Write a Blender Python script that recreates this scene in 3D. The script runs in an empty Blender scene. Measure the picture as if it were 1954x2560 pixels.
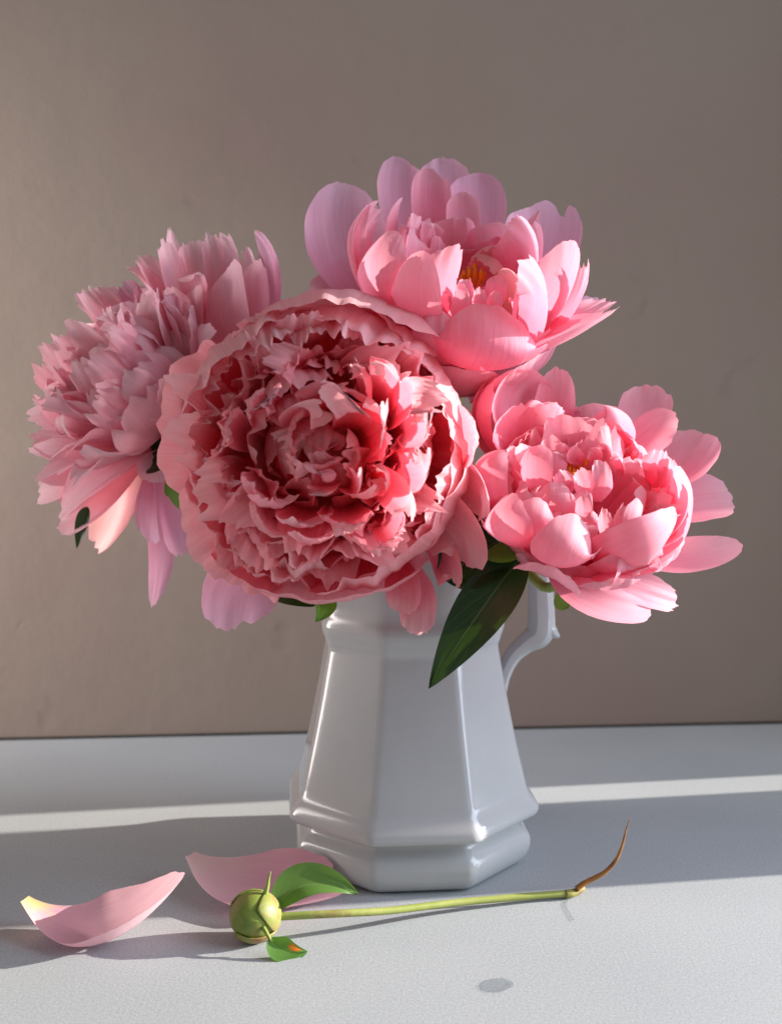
import bpy, bmesh, math, random
from mathutils import Vector as V, noise, Matrix
random.seed(7)
scn = bpy.context.scene
COL = scn.collection
R = math.radians

# ------------------------------------------------------------------ camera
CAMZ, PITCH, F, CX, CY = 0.28, R(6.0), 2966.0, 977.0, 1280.0
cam = bpy.data.cameras.new('camera')
cam.sensor_fit = 'HORIZONTAL'; cam.sensor_width = 36.0; cam.lens = 36.0 * F / 1954.0
cam.clip_start = 0.02; cam.clip_end = 60
cam.dof.use_dof = True; cam.dof.focus_distance = 0.61; cam.dof.aperture_fstop = 11.0
cam_o = bpy.data.objects.new('camera', cam); COL.objects.link(cam_o)
cam_o.location = (0, 0, CAMZ); cam_o.rotation_euler = (R(90) - PITCH, 0, 0)
scn.camera = cam_o
# ------------------------------------------------------------------ world + lamps
w = bpy.data.worlds.new('World'); scn.world = w; w.use_nodes = True
bg = w.node_tree.nodes['Background']
bg.inputs[0].default_value = (1.0, 0.97, 0.96, 1); bg.inputs[1].default_value = 0.22
SUN_AZ, SUN_EL = R(9.0), R(17.0)
def lamp(name, kind, loc, target, energy, color, **kw):
    l = bpy.data.lights.new(name, kind); l.energy = energy; l.color = color
    for k, v in kw.items(): setattr(l, k, v)
    o = bpy.data.objects.new(name, l); COL.objects.link(o); o.location = loc
    o.rotation_euler = (V(target) - V(loc)).to_track_quat('-Z', 'Y').to_euler()
    return o
sdir = V((math.cos(SUN_AZ) * math.cos(SUN_EL), math.sin(SUN_AZ) * math.cos(SUN_EL), math.sin(SUN_EL)))
tgt = V((0, 0.65, 0.12))
lamp('sunlight_lamp', 'SPOT', tgt + sdir * 30.0, tgt, 114000, (1.0, 0.91, 0.80), spot_size=R(5), spot_blend=0.1, shadow_soft_size=0.12)
lamp('window_sky_lamp', 'AREA', (1.45, 0.40, 0.75), (0, 0.66, 0.12), 32, (0.74, 0.85, 1.0), shape='RECTANGLE', size=1.1, size_y=1.4)
lamp('room_bounce_lamp', 'AREA', (-0.86, 0.72, 0.30), (-0.46, 0.94, 0.26), 3.2, (1.0, 0.92, 0.88), shape='RECTANGLE', size=0.25, size_y=0.5, spread=R(85))
scn.view_settings.view_transform = 'Standard'; scn.view_settings.look = 'None'
scn.view_settings.exposure = 0.10; scn.view_settings.gamma = 1.0
scn.view_settings.use_curve_mapping = False
scn.render.engine = 'CYCLES'
try:
    scn.cycles.max_bounces = 12; scn.cycles.diffuse_bounces = 6; scn.cycles.transmission_bounces = 8
except Exception: pass

# ------------------------------------------------------------------ pixel -> place
FWD = V((0, math.cos(PITCH), -math.sin(PITCH))); UP = V((0, math.sin(PITCH), math.cos(PITCH)))
def ray(px, py): return FWD + V((1, 0, 0)) * ((px - CX) / F) + UP * ((CY - py) / F)
def P(px, py, y):
    d = ray(px, py); return V((0, 0, CAMZ)) + d * (y / d.y)
def PZ(px, py, z=0.0):
    d = ray(px, py); return V((0, 0, CAMZ)) + d * ((z - CAMZ) / d.z)
CROP = {1: (60, 540, 2.2015), 2: (420, 700, 2.1), 3: (760, 370, 2.1), 4: (1150, 880, 2.3014),
        5: (680, 1380, 2.2105), 6: (0, 2040, 1.68), 7: (960, 1960, 1.690)}
def C2P(c, x, y, d):
    a, b, s = CROP[c]; return P(a + x / s, b + y / s, d)
def C2Z(c, x, y, z=0.0):
    a, b, s = CROP[c]; return PZ(a + x / s, b + y / s, z)

# ------------------------------------------------------------------ scene helpers
def empty(name, loc, label, cat, group=None):
    o = bpy.data.objects.new(name, None); COL.objects.link(o); o.location = loc
    o.empty_display_size = 0.02
    o['label'] = label; o['category'] = cat
    if group: o['group'] = group
    return o
def mesh_obj(name, verts, faces, mat, parent=None, uvs=None, smooth=True):
    me = bpy.data.meshes.new(name)
    off = V(parent_world(parent)) if parent else V((0, 0, 0))
    me.from_pydata([tuple(V(v) - off) for v in verts], [], faces)
    if uvs:
        ul = me.uv_layers.new(name='UVMap')
        vi = [0] * len(me.loops); me.loops.foreach_get('vertex_index', vi)
        flat = []
        for i in vi: flat.extend(uvs[i])
        ul.data.foreach_set('uv', flat)
    if smooth: me.polygons.foreach_set('use_smooth', [True] * len(me.polygons))
    me.materials.append(mat); me.update()
    o = bpy.data.objects.new(name, me); COL.objects.link(o)
    if parent: o.parent = parent
    return o
def parent_world(o):
    p = V((0, 0, 0))
    while o is not None:
        p += o.location; o = o.parent
    return p
def outward(o):
    bm = bmesh.new(); bm.from_mesh(o.data); bmesh.ops.recalc_face_normals(bm, faces=bm.faces[:])
    if sum(f.normal.z for f in bm.faces) < 0: bmesh.ops.reverse_faces(bm, faces=bm.faces[:])
    bm.to_mesh(o.data); bm.free()
    return o
def tag(o, label=None, cat=None, group=None, kind=None):
    if label: o['label'] = label
    if cat: o['category'] = cat
    if group: o['group'] = group
    if kind: o['kind'] = kind
    return o

# ------------------------------------------------------------------ materials
def new_mat(name):
    m = bpy.data.materials.new(name); m.use_nodes = True
    nt = m.node_tree; nt.nodes.clear()
    out = nt.nodes.new('ShaderNodeOutputMaterial')
    return m, nt, out
def N(nt, t, **kw):
    n = nt.nodes.new('ShaderNode' + t)
    for k, v in kw.items():
        if k.startswith('i_'): n.inputs[k[2:].replace('_', ' ')].default_value = v
        else: setattr(n, k, v)
    return n
def ramp(nt, stops):
    n = nt.nodes.new('ShaderNodeValToRGB'); e = n.color_ramp.elements
    while len(e) < len(stops): e.new(0.5)
    for i, (p, c) in enumerate(stops):
        e[i].position = p; e[i].color = (*c, 1)
    return n
def mixc(nt, a, b, fac, mode='MIX'):
    n = nt.nodes.new('ShaderNodeMix'); n.data_type = 'RGBA'; n.blend_type = mode
    for sock, val in ((0, fac), (6, a), (7, b)):
        if hasattr(val, 'links') or hasattr(val, 'is_output'): nt.links.new(val, n.inputs[sock])
        else: n.inputs[sock].default_value = val if sock == 0 else (*val, 1)
    return n.outputs[2]

def petal_mat(name, base, mid, tip, trans=0.42, streak=0.35, tcol=None, pos=(0.0, 0.45, 0.97)):
    m, nt, out = new_mat(name); L = nt.links.new
    tc = N(nt, 'TexCoord'); sep = N(nt, 'SeparateXYZ'); L(tc.outputs['UV'], sep.inputs[0])
    oi = N(nt, 'ObjectInfo')
    cmb = N(nt, 'CombineXYZ')
    mu = N(nt, 'Math', operation='MULTIPLY'); L(sep.outputs[0], mu.inputs[0]); mu.inputs[1].default_value = 26
    mv = N(nt, 'Math', operation='MULTIPLY'); L(sep.outputs[1], mv.inputs[0]); mv.inputs[1].default_value = 1.6
    mr = N(nt, 'Math', operation='MULTIPLY'); L(oi.outputs['Random'], mr.inputs[0]); mr.inputs[1].default_value = 50
    L(mu.outputs[0], cmb.inputs[0]); L(mv.outputs[0], cmb.inputs[1]); L(mr.outputs[0], cmb.inputs[2])
    nz = N(nt, 'TexNoise', i_Scale=1.0, i_Detail=4.0, i_Roughness=0.6); L(cmb.outputs[0], nz.inputs['Vector'])
    n2 = N(nt, 'TexNoise', i_Scale=55.0, i_Detail=3.0); L(tc.outputs['Object'], n2.inputs['Vector'])
    # v shifted by blotchy noise so that the gradient is uneven
    a1 = N(nt, 'Math', operation='MULTIPLY_ADD'); L(n2.outputs['Fac'], a1.inputs[0]); a1.inputs[1].default_value = 0.5
    L(sep.outputs[1], a1.inputs[2])
    a2 = N(nt, 'Math', operation='MULTIPLY_ADD'); L(nz.outputs['Fac'], a2.inputs[0]); a2.inputs[1].default_value = streak
    L(a1.outputs[0], a2.inputs[2])
    a3 = N(nt, 'Math', operation='MULTIPLY_ADD'); L(oi.outputs['Random'], a3.inputs[0]); a3.inputs[1].default_value = 0.2; L(a2.outputs[0], a3.inputs[2])
    a4 = N(nt, 'Math', operation='SUBTRACT'); L(a3.outputs[0], a4.inputs[0]); a4.inputs[1].default_value = 0.35 + streak / 2
    rp0 = ramp(nt, list(zip(pos, (base, mid, tip)))); L(a4.outputs[0], rp0.inputs[0])
    # thin pale rim
    s1 = N(nt, 'Math', operation='MULTIPLY_ADD'); L(sep.outputs[0], s1.inputs[0]); s1.inputs[1].default_value = 2; s1.inputs[2].default_value = -1
    s2 = N(nt, 'Math', operation='ABSOLUTE'); L(s1.outputs[0], s2.inputs[0])
    s3 = N(nt, 'Math', operation='POWER'); L(s2.outputs[0], s3.inputs[0]); s3.inputs[1].default_value = 9
    s4 = N(nt, 'Math', operation='POWER'); L(sep.outputs[1], s4.inputs[0]); s4.inputs[1].default_value = 9
    s5 = N(nt, 'Math', operation='MAXIMUM'); L(s3.outputs[0], s5.inputs[0]); L(s4.outputs[0], s5.inputs[1])
    s6 = N(nt, 'Math', operation='MULTIPLY'); s6.use_clamp = True; L(s5.outputs[0], s6.inputs[0]); s6.inputs[1].default_value = 0.22
    rimc = mixc(nt, rp0.outputs[0], (0.90, 0.62, 0.66), s6.outputs[0])
    # fine veins
    cv = N(nt, 'CombineXYZ'); mu2 = N(nt, 'Math', operation='MULTIPLY'); L(sep.outputs[0], mu2.inputs[0]); mu2.inputs[1].default_value = 70
    mv2 = N(nt, 'Math', operation='MULTIPLY'); L(sep.outputs[1], mv2.inputs[0]); mv2.inputs[1].default_value = 3.0
    L(mu2.outputs[0], cv.inputs[0]); L(mv2.outputs[0], cv.inputs[1]); L(mr.outputs[0], cv.inputs[2])
    n4 = N(nt, 'TexNoise', i_Scale=1.0, i_Detail=2.0); L(cv.outputs[0], n4.inputs['Vector'])
    vr = ramp(nt, [(0.35, (0.84, 0.74, 0.77)), (0.60, (1, 1, 1))]); L(n4.outputs['Fac'], vr.inputs[0])
    class _o: pass
    rp = _o(); rp.outputs = [mixc(nt, rimc, vr.outputs[0], 0.42, 'MULTIPLY')]
    pb = N(nt, 'BsdfPrincipled'); pb.inputs['Roughness'].default_value = 0.55
    pb.inputs['Specular IOR Level'].default_value = 0.16
    try:
        pb.inputs['Sheen Weight'].default_value = 0.12; pb.inputs['Sheen Roughness'].default_value = 0.5
    except Exception: pass
    L(rp.outputs[0], pb.inputs['Base Color'])
    tr = N(nt, 'BsdfTranslucent')
    L(mixc(nt, rp.outputs[0], tcol or (1.0, 0.32, 0.40), 0.35), tr.inputs[0])
    bp = N(nt, 'Bump'); bp.inputs['Strength'].default_value = 0.22; bp.inputs['Distance'].default_value = 0.0012
    L(nz.outputs['Fac'], bp.inputs['Height']); L(bp.outputs[0], pb.inputs['Normal'])
    mx = N(nt, 'MixShader'); mx.inputs[0].default_value = trans
    L(pb.outputs[0], mx.inputs[1]); L(tr.outputs[0], mx.inputs[2]); L(mx.outputs[0], out.inputs[0])
    return m

def leaf_mat(name, c1, c2, vein, trans=0.3, rough=0.32, spot=None):
    m, nt, out = new_mat(name); L = nt.links.new
    tc = N(nt, 'TexCoord'); sep = N(nt, 'SeparateXYZ'); L(tc.outputs['UV'], sep.inputs[0])
    n1 = N(nt, 'TexNoise', i_Scale=70.0, i_Detail=4.0); L(tc.outputs['Object'], n1.inputs['Vector'])
    base = mixc(nt, c1, c2, n1.outputs['Fac'])
    # |u-0.5|
    s = N(nt, 'Math', operation='SUBTRACT'); L(sep.outputs[0], s.inputs[0]); s.inputs[1].default_value = 0.5
    ab = N(nt, 'Math', operation='ABSOLUTE'); L(s.outputs[0], ab.inputs[0])
    mid = N(nt, 'MapRange'); mid.inputs[1].default_value = 0.008; mid.inputs[2].default_value = 0.022; mid.inputs[3].default_value = 1; mid.inputs[4].default_value = 0
    L(ab.outputs[0], mid.inputs[0])
    # side veins
    k = N(nt, 'Math', operation='MULTIPLY_ADD'); L(ab.outputs[0], k.inputs[0]); k.inputs[1].default_value = -0.85; L(sep.outputs[1], k.inputs[2])
    kk = N(nt, 'Math', operation='MULTIPLY'); L(k.outputs[0], kk.inputs[0]); kk.inputs[1].default_value = 6.0
    wob = N(nt, 'Math', operation='MULTIPLY_ADD'); L(n1.outputs['Fac'], wob.inputs[0]); wob.inputs[1].default_value = 0.35; L(kk.outputs[0], wob.inputs[2])
    pp = N(nt, 'Math', operation='PINGPONG'); L(wob.outputs[0], pp.inputs[0]); pp.inputs[1].default_value = 0.5
    vm = N(nt, 'MapRange'); vm.inputs[1].default_value = 0.0; vm.inputs[2].default_value = 0.035; vm.inputs[3].default_value = 0.55; vm.inputs[4].default_value = 0
    L(pp.outputs[0], vm.inputs[0])
    mx = N(nt, 'Math', operation='MAXIMUM'); L(mid.outputs[0], mx.inputs[0]); L(vm.outputs[0], mx.inputs[1])
    vs = N(nt, 'Math', operation='MULTIPLY'); L(mx.outputs[0], vs.inputs[0]); vs.inputs[1].default_value = 0.6
    col = mixc(nt, base, vein, vs.outputs[0])
    if spot:
        sp = N(nt, 'VectorMath', operation='DISTANCE'); L(tc.outputs['UV'], sp.inputs[0]); sp.inputs[1].default_value = spot
        sm = N(nt, 'MapRange'); sm.inputs[1].default_value = 0.10; sm.inputs[2].default_value = 0.2; sm.inputs[3].default_value = 1; sm.inputs[4].default_value = 0
        L(sp.outputs['Value'], sm.inputs[0])
        col = mixc(nt, col, (0.75, 0.16, 0.02), sm.outputs[0])
    pb = N(nt, 'BsdfPrincipled'); pb.inputs['Roughness'].default_value = rough; pb.inputs['Specular IOR Level'].default_value = 0.35
    L(col, pb.inputs['Base Color'])
    bp = N(nt, 'Bump'); bp.inputs['Strength'].default_value = 0.35; bp.inputs['Distance'].default_value = 0.001
    L(mx.outputs[0], bp.inputs['Height']); bp.invert = True; L(bp.outputs[0], pb.inputs['Normal'])
    tr = N(nt, 'BsdfTranslucent'); L(mixc(nt, col, (0.25, 0.55, 0.02), 0.5), tr.inputs[0])
    ms = N(nt, 'MixShader'); ms.inputs[0].default_value = trans
    L(pb.outputs[0], ms.inputs[1]); L(tr.outputs[0], ms.inputs[2]); L(ms.outputs[0], out.inputs[0])
    return m

def noisy_mat(name, stops, scale, rough=0.5, bump=0.1, dist=0.001, spec=0.3, detail=6, coat=0.0, sss=0.0):
    m, nt, out = new_mat(name); L = nt.links.new
    tc = N(nt, 'TexCoord')
    nz = N(nt, 'TexNoise', i_Scale=scale, i_Detail=float(detail), i_Roughness=0.65); L(tc.outputs['Object'], nz.inputs['Vector'])
    rp = ramp(nt, stops); L(nz.outputs['Fac'], rp.inputs[0])
    pb = N(nt, 'BsdfPrincipled'); pb.inputs['Roughness'].default_value = rough; pb.inputs['Specular IOR Level'].default_value = spec
    pb.inputs['Coat Weight'].default_value = coat; pb.inputs['Coat Roughness'].default_value = 0.05
    if sss:
        pb.inputs['Subsurface Weight'].default_value = sss; pb.inputs['Subsurface Scale'].default_value = 0.004
    L(rp.outputs[0], pb.inputs['Base Color'])
    if bump:
        bp = N(nt, 'Bump'); bp.inputs['Strength'].default_value = bump; bp.inputs['Distance'].default_value = dist
        L(nz.outputs['Fac'], bp.inputs['Height']); L(bp.outputs[0], pb.inputs['Normal'])
    L(pb.outputs[0], out.inputs[0])
    return m, nt, pb, tc

M_CENTRE = petal_mat('petal_rose', (0.78, 0.035, 0.095), (0.93, 0.235, 0.315), (0.96, 0.56, 0.60), trans=0.50)
M_TOP = petal_mat('petal_coral', (0.88, 0.13, 0.26), (0.92, 0.34, 0.48), (0.94, 0.55, 0.67), trans=0.48)
M_RIGHT = petal_mat('petal_coral_pale', (0.88, 0.12, 0.24), (0.92, 0.34, 0.46), (0.94, 0.55, 0.65), trans=0.48)
M_LEFT = petal_mat('petal_mauve', (0.78, 0.15, 0.24), (0.90, 0.47, 0.57), (0.94, 0.69, 0.77), trans=0.46)
M_PEACH = petal_mat('petal_peach', (0.90, 0.40, 0.34), (0.90, 0.38, 0.42), (0.92, 0.54, 0.56), trans=0.45, tcol=(1.0, 0.4, 0.32))
M_LILAC = petal_mat('petal_lilac', (0.84, 0.26, 0.42), (0.88, 0.42, 0.60), (0.87, 0.57, 0.76), trans=0.42, tcol=(0.95, 0.35, 0.5))
M_FALLEN = petal_mat('petal_fallen', (0.88, 0.76, 0.30), (0.89, 0.50, 0.60), (0.94, 0.70, 0.76), trans=0.42, streak=0.3, pos=(0.03, 0.20, 0.95))
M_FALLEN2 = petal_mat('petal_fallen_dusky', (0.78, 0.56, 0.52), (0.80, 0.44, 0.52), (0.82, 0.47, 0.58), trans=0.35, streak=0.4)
M_LEAF = leaf_mat('leaf_dark', (0.006, 0.026, 0.008), (0.012, 0.045, 0.012), (0.10, 0.17, 0.07), trans=0.07, rough=0.38)
M_LEAFL = leaf_mat('leaf_light', (0.10, 0.26, 0.04), (0.20, 0.36, 0.07), (0.35, 0.45, 0.16), trans=0.42, rough=0.45)
M_BRACT = leaf_mat('bract_green', (0.06, 0.17, 0.03), (0.12, 0.25, 0.05), (0.24, 0.34, 0.11), trans=0.34, rough=0.4, spot=(0.25, 0.72, 0))
M_STEM, _, _, _ = noisy_mat('stem_green', [(0.3, (0.16, 0.24, 0.04)), (0.7, (0.30, 0.36, 0.09))], 90, 0.45, 0.1)
M_STAMEN, _, _, _ = noisy_mat('stamen_orange', [(0.3, (0.75, 0.22, 0.015)), (0.7, (0.92, 0.42, 0.03))], 200, 0.6, 0.2)

# table: pale grey with a fine felt-like grain
M_TABLE, nt, pb, tc = noisy_mat('table_grain', [(0.30, (0.31, 0.333, 0.35)), (0.52, (0.39, 0.415, 0.433)), (0.72, (0.48, 0.505, 0.523))], 750, 0.62, 0.18, 0.0005, 0.25, 4)
big = N(nt, 'TexNoise', i_Scale=7.0, i_Detail=5.0); nt.links.new(tc.outputs['Object'], big.inputs['Vector'])
br = ramp(nt, [(0.3, (0.90, 0.91, 0.92)), (0.7, (1.0, 1.0, 1.0))]); nt.links.new(big.outputs['Fac'], br.inputs[0])
src = pb.inputs['Base Color'].links[0].from_socket
nt.links.new(mixc(nt, src, br.outputs[0], 1.0, 'MULTIPLY'), pb.inputs['Base Color'])

# wall: painted uneven plaster
M_WALL, nt, out = new_mat('wall_plaster'); L = nt.links.new
tc = N(nt, 'TexCoord')
n1 = N(nt, 'TexNoise', i_Scale=4.0, i_Detail=5.0); L(tc.outputs['Object'], n1.inputs['Vector'])
n2 = N(nt, 'TexNoise', i_Scale=22.0, i_Detail=6.0, i_Roughness=0.6); L(tc.outputs['Object'], n2.inputs['Vector'])
n3 = N(nt, 'TexNoise', i_Scale=300.0, i_Detail=3.0); L(tc.outputs['Object'], n3.inputs['Vector'])
rp = ramp(nt, [(0.32, (0.240, 0.178, 0.152)), (0.68, (0.252, 0.206, 0.169))]); L(n1.outputs['Fac'], rp.inputs[0])
vo = N(nt, 'TexNoise', i_Scale=17.0, i_Detail=2.0, i_Distortion=0.6); L(tc.outputs['Object'], vo.inputs['Vector'])
pit = N(nt, 'MapRange'); pit.inputs[1].default_value = 0.67; pit.inputs[2].default_value = 0.76; pit.inputs[3].default_value = 0; pit.inputs[4].default_value = 0.35
L(vo.outputs['Fac'], pit.inputs[0])
pb = N(nt, 'BsdfPrincipled'); pb.inputs['Roughness'].default_value = 0.8; pb.inputs['Specular IOR Level'].default_value = 0.2
L(mixc(nt, rp.outputs[0], (0.20, 0.16, 0.13), pit.outputs[0]), pb.inputs['Base Color'])
ad = N(nt, 'Math', operation='MULTIPLY_ADD'); L(n3.outputs['Fac'], ad.inputs[0]); ad.inputs[1].default_value = 0.05; L(n2.outputs['Fac'], ad.inputs[2])
ad2 = N(nt, 'Math', operation='SUBTRACT'); L(ad.outputs[0], ad2.inputs[0]); L(pit.outputs[0], ad2.inputs[1])
bp = N(nt, 'Bump'); bp.inputs['Strength'].default_value = 0.2; bp.inputs['Distance'].default_value = 0.006
L(ad2.outputs[0], bp.inputs['Height']); L(bp.outputs[0], pb.inputs['Normal']); L(pb.outputs[0], out.inputs[0])

# glazed ironstone
M_GLAZE, nt, pb, tc = noisy_mat('ironstone_glaze', [(0.3, (0.385, 0.393, 0.405)), (0.7, (0.43, 0.432, 0.437))], 14, 0.13, 0.05, 0.002, 0.5, 4, coat=0.2)
sp = N(nt, 'TexVoronoi', i_Scale=150.0); nt.links.new(tc.outputs['Object'], sp.inputs['Vector'])
sm = N(nt, 'MapRange'); sm.inputs[1].default_value = 0.035; sm.inputs[2].default_value = 0.06; sm.inputs[3].default_value = 0.5; sm.inputs[4].default_value = 0
nt.links.new(sp.outputs['Distance'], sm.inputs[0])
rn = N(nt, 'TexWhiteNoise'); nt.links.new(sp.outputs['Position'], rn.inputs['Vector'])
gt = N(nt, 'Math', operation='GREATER_THAN'); nt.links.new(rn.outputs['Value'], gt.inputs[0]); gt.inputs[1].default_value = 0.86
mm = N(nt, 'Math', operation='MULTIPLY'); nt.links.new(sm.outputs[0], mm.inputs[0]); nt.links.new(gt.outputs[0], mm.inputs[1])
src = pb.inputs['Base Color'].links[0].from_socket
nt.links.new(mixc(nt, src, (0.22, 0.18, 0.15), mm.outputs[0]), pb.inputs['Base Color'])
M_PAINT, _, _, _ = noisy_mat('white_paint', [(0.3, (0.72, 0.71, 0.69)), (0.7, (0.78, 0.77, 0.75))], 9, 0.5, 0.05)
M_GAP_SHADOW, _, _, _ = noisy_mat('gap_shadow', [(0.3, (0.03, 0.028, 0.025)), (0.7, (0.05, 0.045, 0.04))], 20, 0.9, 0.0)  # near-black colour for the shade between table and wall
M_WATER, nt, out = new_mat('water')
wt = N(nt, 'BsdfTransparent'); wt.inputs[0].default_value = (0.88, 0.90, 0.915, 1)
wg = N(nt, 'BsdfGlossy'); wg.inputs['Roughness'].default_value = 0.08
wm = N(nt, 'MixShader'); wm.inputs[0].default_value = 0.14; nt.links.new(wt.outputs[0], wm.inputs[1]); nt.links.new(wg.outputs[0], wm.inputs[2]); nt.links.new(wm.outputs[0], out.inputs[0])

# ------------------------------------------------------------------ setting
def box(name, x0, x1, y0, y1, z0, z1, mat, parent=None, bev=0.0):
    bm = bmesh.new(); bmesh.ops.create_cube(bm, size=1)
    for v in bm.verts: v.co = V(((x0 + x1) / 2 + v.co.x * (x1 - x0), (y0 + y1) / 2 + v.co.y * (y1 - y0), (z0 + z1) / 2 + v.co.z * (z1 - z0)))
    if bev: bmesh.ops.bevel(bm, geom=bm.edges[:], offset=bev, segments=2, affect='EDGES')
    me = bpy.data.meshes.new(name); bm.to_mesh(me); bm.free(); me.materials.append(mat)
    o = bpy.data.objects.new(name, me); COL.objects.link(o); o.parent = parent
    return o
def ground_y(px, py): return PZ(px, py, 0)
WL, WR = PZ(0, 1852, 0), PZ(1954, 1810, 0)          # the joint between table and wall
wd = (WR - WL).normalized(); wn = V((-wd.y, wd.x, 0))
A0, A1 = WL - wd * 0.9, WR + wd * 0.55
F0, F1 = A0 - wn * 1.3, A1 - wn * 1.3
tb = [A0, A1, F1, F0]
tv = [tuple(p) for p in tb] + [tuple(p - V((0, 0, 0.03))) for p in tb]
tab = mesh_obj('tabletop', tv, [(3, 2, 1, 0), (4, 5, 6, 7), (0, 1, 5, 4), (1, 2, 6, 5), (2, 3, 7, 6), (3, 0, 4, 7)], M_TABLE, smooth=False)
tag(tab, kind='structure')
B0, B1 = A0 + wn * 0.004, A1 + wn * 0.004
wv = []
for q in (B0, B1, B1 + wn * 0.05, B0 + wn * 0.05):
    wv.append(tuple(q + V((0, 0, -0.10)))); wv.append(tuple(q + V((0, 0, 1.5))))
wall = mesh_obj('wall', wv, [(0, 2, 3, 1), (2, 4, 5, 3), (4, 6, 7, 5), (6, 0, 1, 7), (1, 3, 5, 7), (0, 6, 4, 2)], M_WALL, smooth=False)
tag(wall, kind='structure')
# dark strip standing in for the shadow line along the foot of the wall
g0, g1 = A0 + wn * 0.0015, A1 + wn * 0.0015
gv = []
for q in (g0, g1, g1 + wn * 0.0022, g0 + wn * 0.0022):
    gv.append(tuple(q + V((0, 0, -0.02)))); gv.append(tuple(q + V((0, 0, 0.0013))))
gap = mesh_obj('joint_shadow', gv, [(0, 2, 3, 1), (2, 4, 5, 3), (4, 6, 7, 5), (6, 0, 1, 7), (1, 3, 5, 7), (0, 6, 4, 2)], M_GAP_SHADOW, smooth=False)
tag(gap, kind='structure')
# the side of the window the sun comes through (outside the picture, to the right)
ta = math.tan(SUN_AZ); WX = 0.62
jamb = box('window_jamb', WX, WX + 0.06, 0.799 + ta * WX, 1.15, 0.0, 1.4, M_PAINT, bev=0.003); tag(jamb, kind='structure')
mull = box('window_mullion', WX + 0.003, WX + 0.05, 0.631 + ta * WX, 0.760 + ta * WX, 0.0, 1.4, M_PAINT, bev=0.003); tag(mull, kind='structure')

# ------------------------------------------------------------------ jug
JC = V((P(1025, 1900, 0.703).x, 0.697, 0)); JROT = R(5)
jug = empty('pitcher', JC, 'white glazed eight-sided ironstone pitcher holding the pink peonies', 'pitcher')
def octo(a, rf, rot, c, z, seg=5, spout=0.0):
    """rounded octagon with apothem a and corner radius rf"""
    pts = []; Rc = a / math.cos(math.pi / 8); q = (a - rf) / math.cos(math.pi / 8)
    for k in range(8):
        ca = math.pi / 8 + k * math.pi / 4
        for j in range(seg):
            an = ca - math.pi / 8 + (math.pi / 4) * j / (seg - 1)
            x = q * math.cos(ca) + rf * math.cos(an); y = q * math.sin(ca) + rf * math.sin(an)
            if spout and x < 0:
                t = max(0, -x / a); x -= spout * t ** 4; y *= 1 - 0.35 * min(1, spout / 0.02) * t ** 4
            pts.append((c[0] + x * math.cos(rot) - y * math.sin(rot), c[1] + x * math.sin(rot) + y * math.cos(rot), z))
    return pts
prof = [(.052, .0015, .010), (.0595, 0.0, .010), (.0635, .0012, .010), (.0668, .0050, .010), (.0688, .0105, .010), (.0690, .0150, .010), (.0678, .0190, .010), (.0640, .0222, .010),
        (.0618, .0246, .010), (.0620, .0272, .010), (.0675, .0288, .010), (.0722, .0306, .010), (.0733, .0335, .010), (.0728, .0370, .010), (.0700, .0410, .010), (.0675, .0440, .010), (.0664, .0462, .010), (.0655, .0500, .009)]
for i in range(1, 9):
    t = i / 9.0; prof.append((.0655 + (.0500 - .0655) * t - 0.0008 * math.sin(math.pi * t), .0500 + (.1290 - .0500) * t, .009))
prof += [(.0498, .1290, .009), (.0500, .1315, .010), (.0512, .1335, .011), (.0516, .1360, .012), (.0528, .1385, .013), (.0536, .1420, .013), (.0532, .1455, .013), (.0518, .1485, .013), (.0508, .1510, .013), (.0506, .1560, .013)]
spts = {}
for i in range(1, 7):
    t = i / 6.0; prof.append((.0506 + .0070 * t * t, .156 + .044 * t, .013)); spts[len(prof) - 1] = 0.022 * t ** 2
prof += [(.0572, .2016, .013), (.0555, .2018, .013), (.0540, .2000, .013)]; spts[len(prof) - 1] = spts[len(prof) - 2] = spts[len(prof) - 3] = 0.022
for a, z in ((.0475, .160), (.0470, .130), (.0600, .045), (.0600, .012), (.03, .008)): prof.append((a, z, .012))
NV = 40; jv = []; jf = []
for i, (a, z, rf) in enumerate(prof): jv += octo(a, rf, JROT, (JC.x, JC.y), z, 5, spts.get(i, 0))
for i in range(len(prof) - 1):
    for j in range(NV):
        k = (j + 1) % NV; jf.append((i * NV + j, i * NV + k, (i + 1) * NV + k, (i + 1) * NV + j))
jf.append(tuple(range(NV - 1, -1, -1))); jf.append(tuple((len(prof) - 1) * NV + j for j in range(NV)))
jb = mesh_obj('body', jv, jf, M_GLAZE, jug)
m = jb.modifiers.new('subdivision', 'SUBSURF'); m.levels = 1; m.render_levels = 2

def sweep(path, radii, nseg=8, squash=None, up=V((0, 1, 0))):
    """tube along points; radii = list of (ra, rb)"""
    vs = []; fs = []; n = len(path)
    for i, p in enumerate(path):
        p = V(p); t = (V(path[min(i + 1, n - 1)]) - V(path[max(i - 1, 0)])).normalized()
        s = up - t * up.dot(t); s.normalize(); b = t.cross(s)
        ra, rb = radii[i] if isinstance(radii[i], tuple) else (radii[i], radii[i])
        for j in range(nseg):
            a = 2 * math.pi * (j + 0.5) / nseg; vs.append(p + s * math.cos(a) * ra + b * math.sin(a) * rb)
    for i in range(n - 1):
        for j in range(nseg):
            k = (j + 1) % nseg; fs.append((i * nseg + j, i * nseg + k, (i + 1) * nseg + k, (i + 1) * nseg + j))
    fs.append(tuple(range(nseg - 1, -1, -1))); fs.append(tuple((n - 1) * nseg + j for j in range(nseg)))
    return vs, fs
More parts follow.
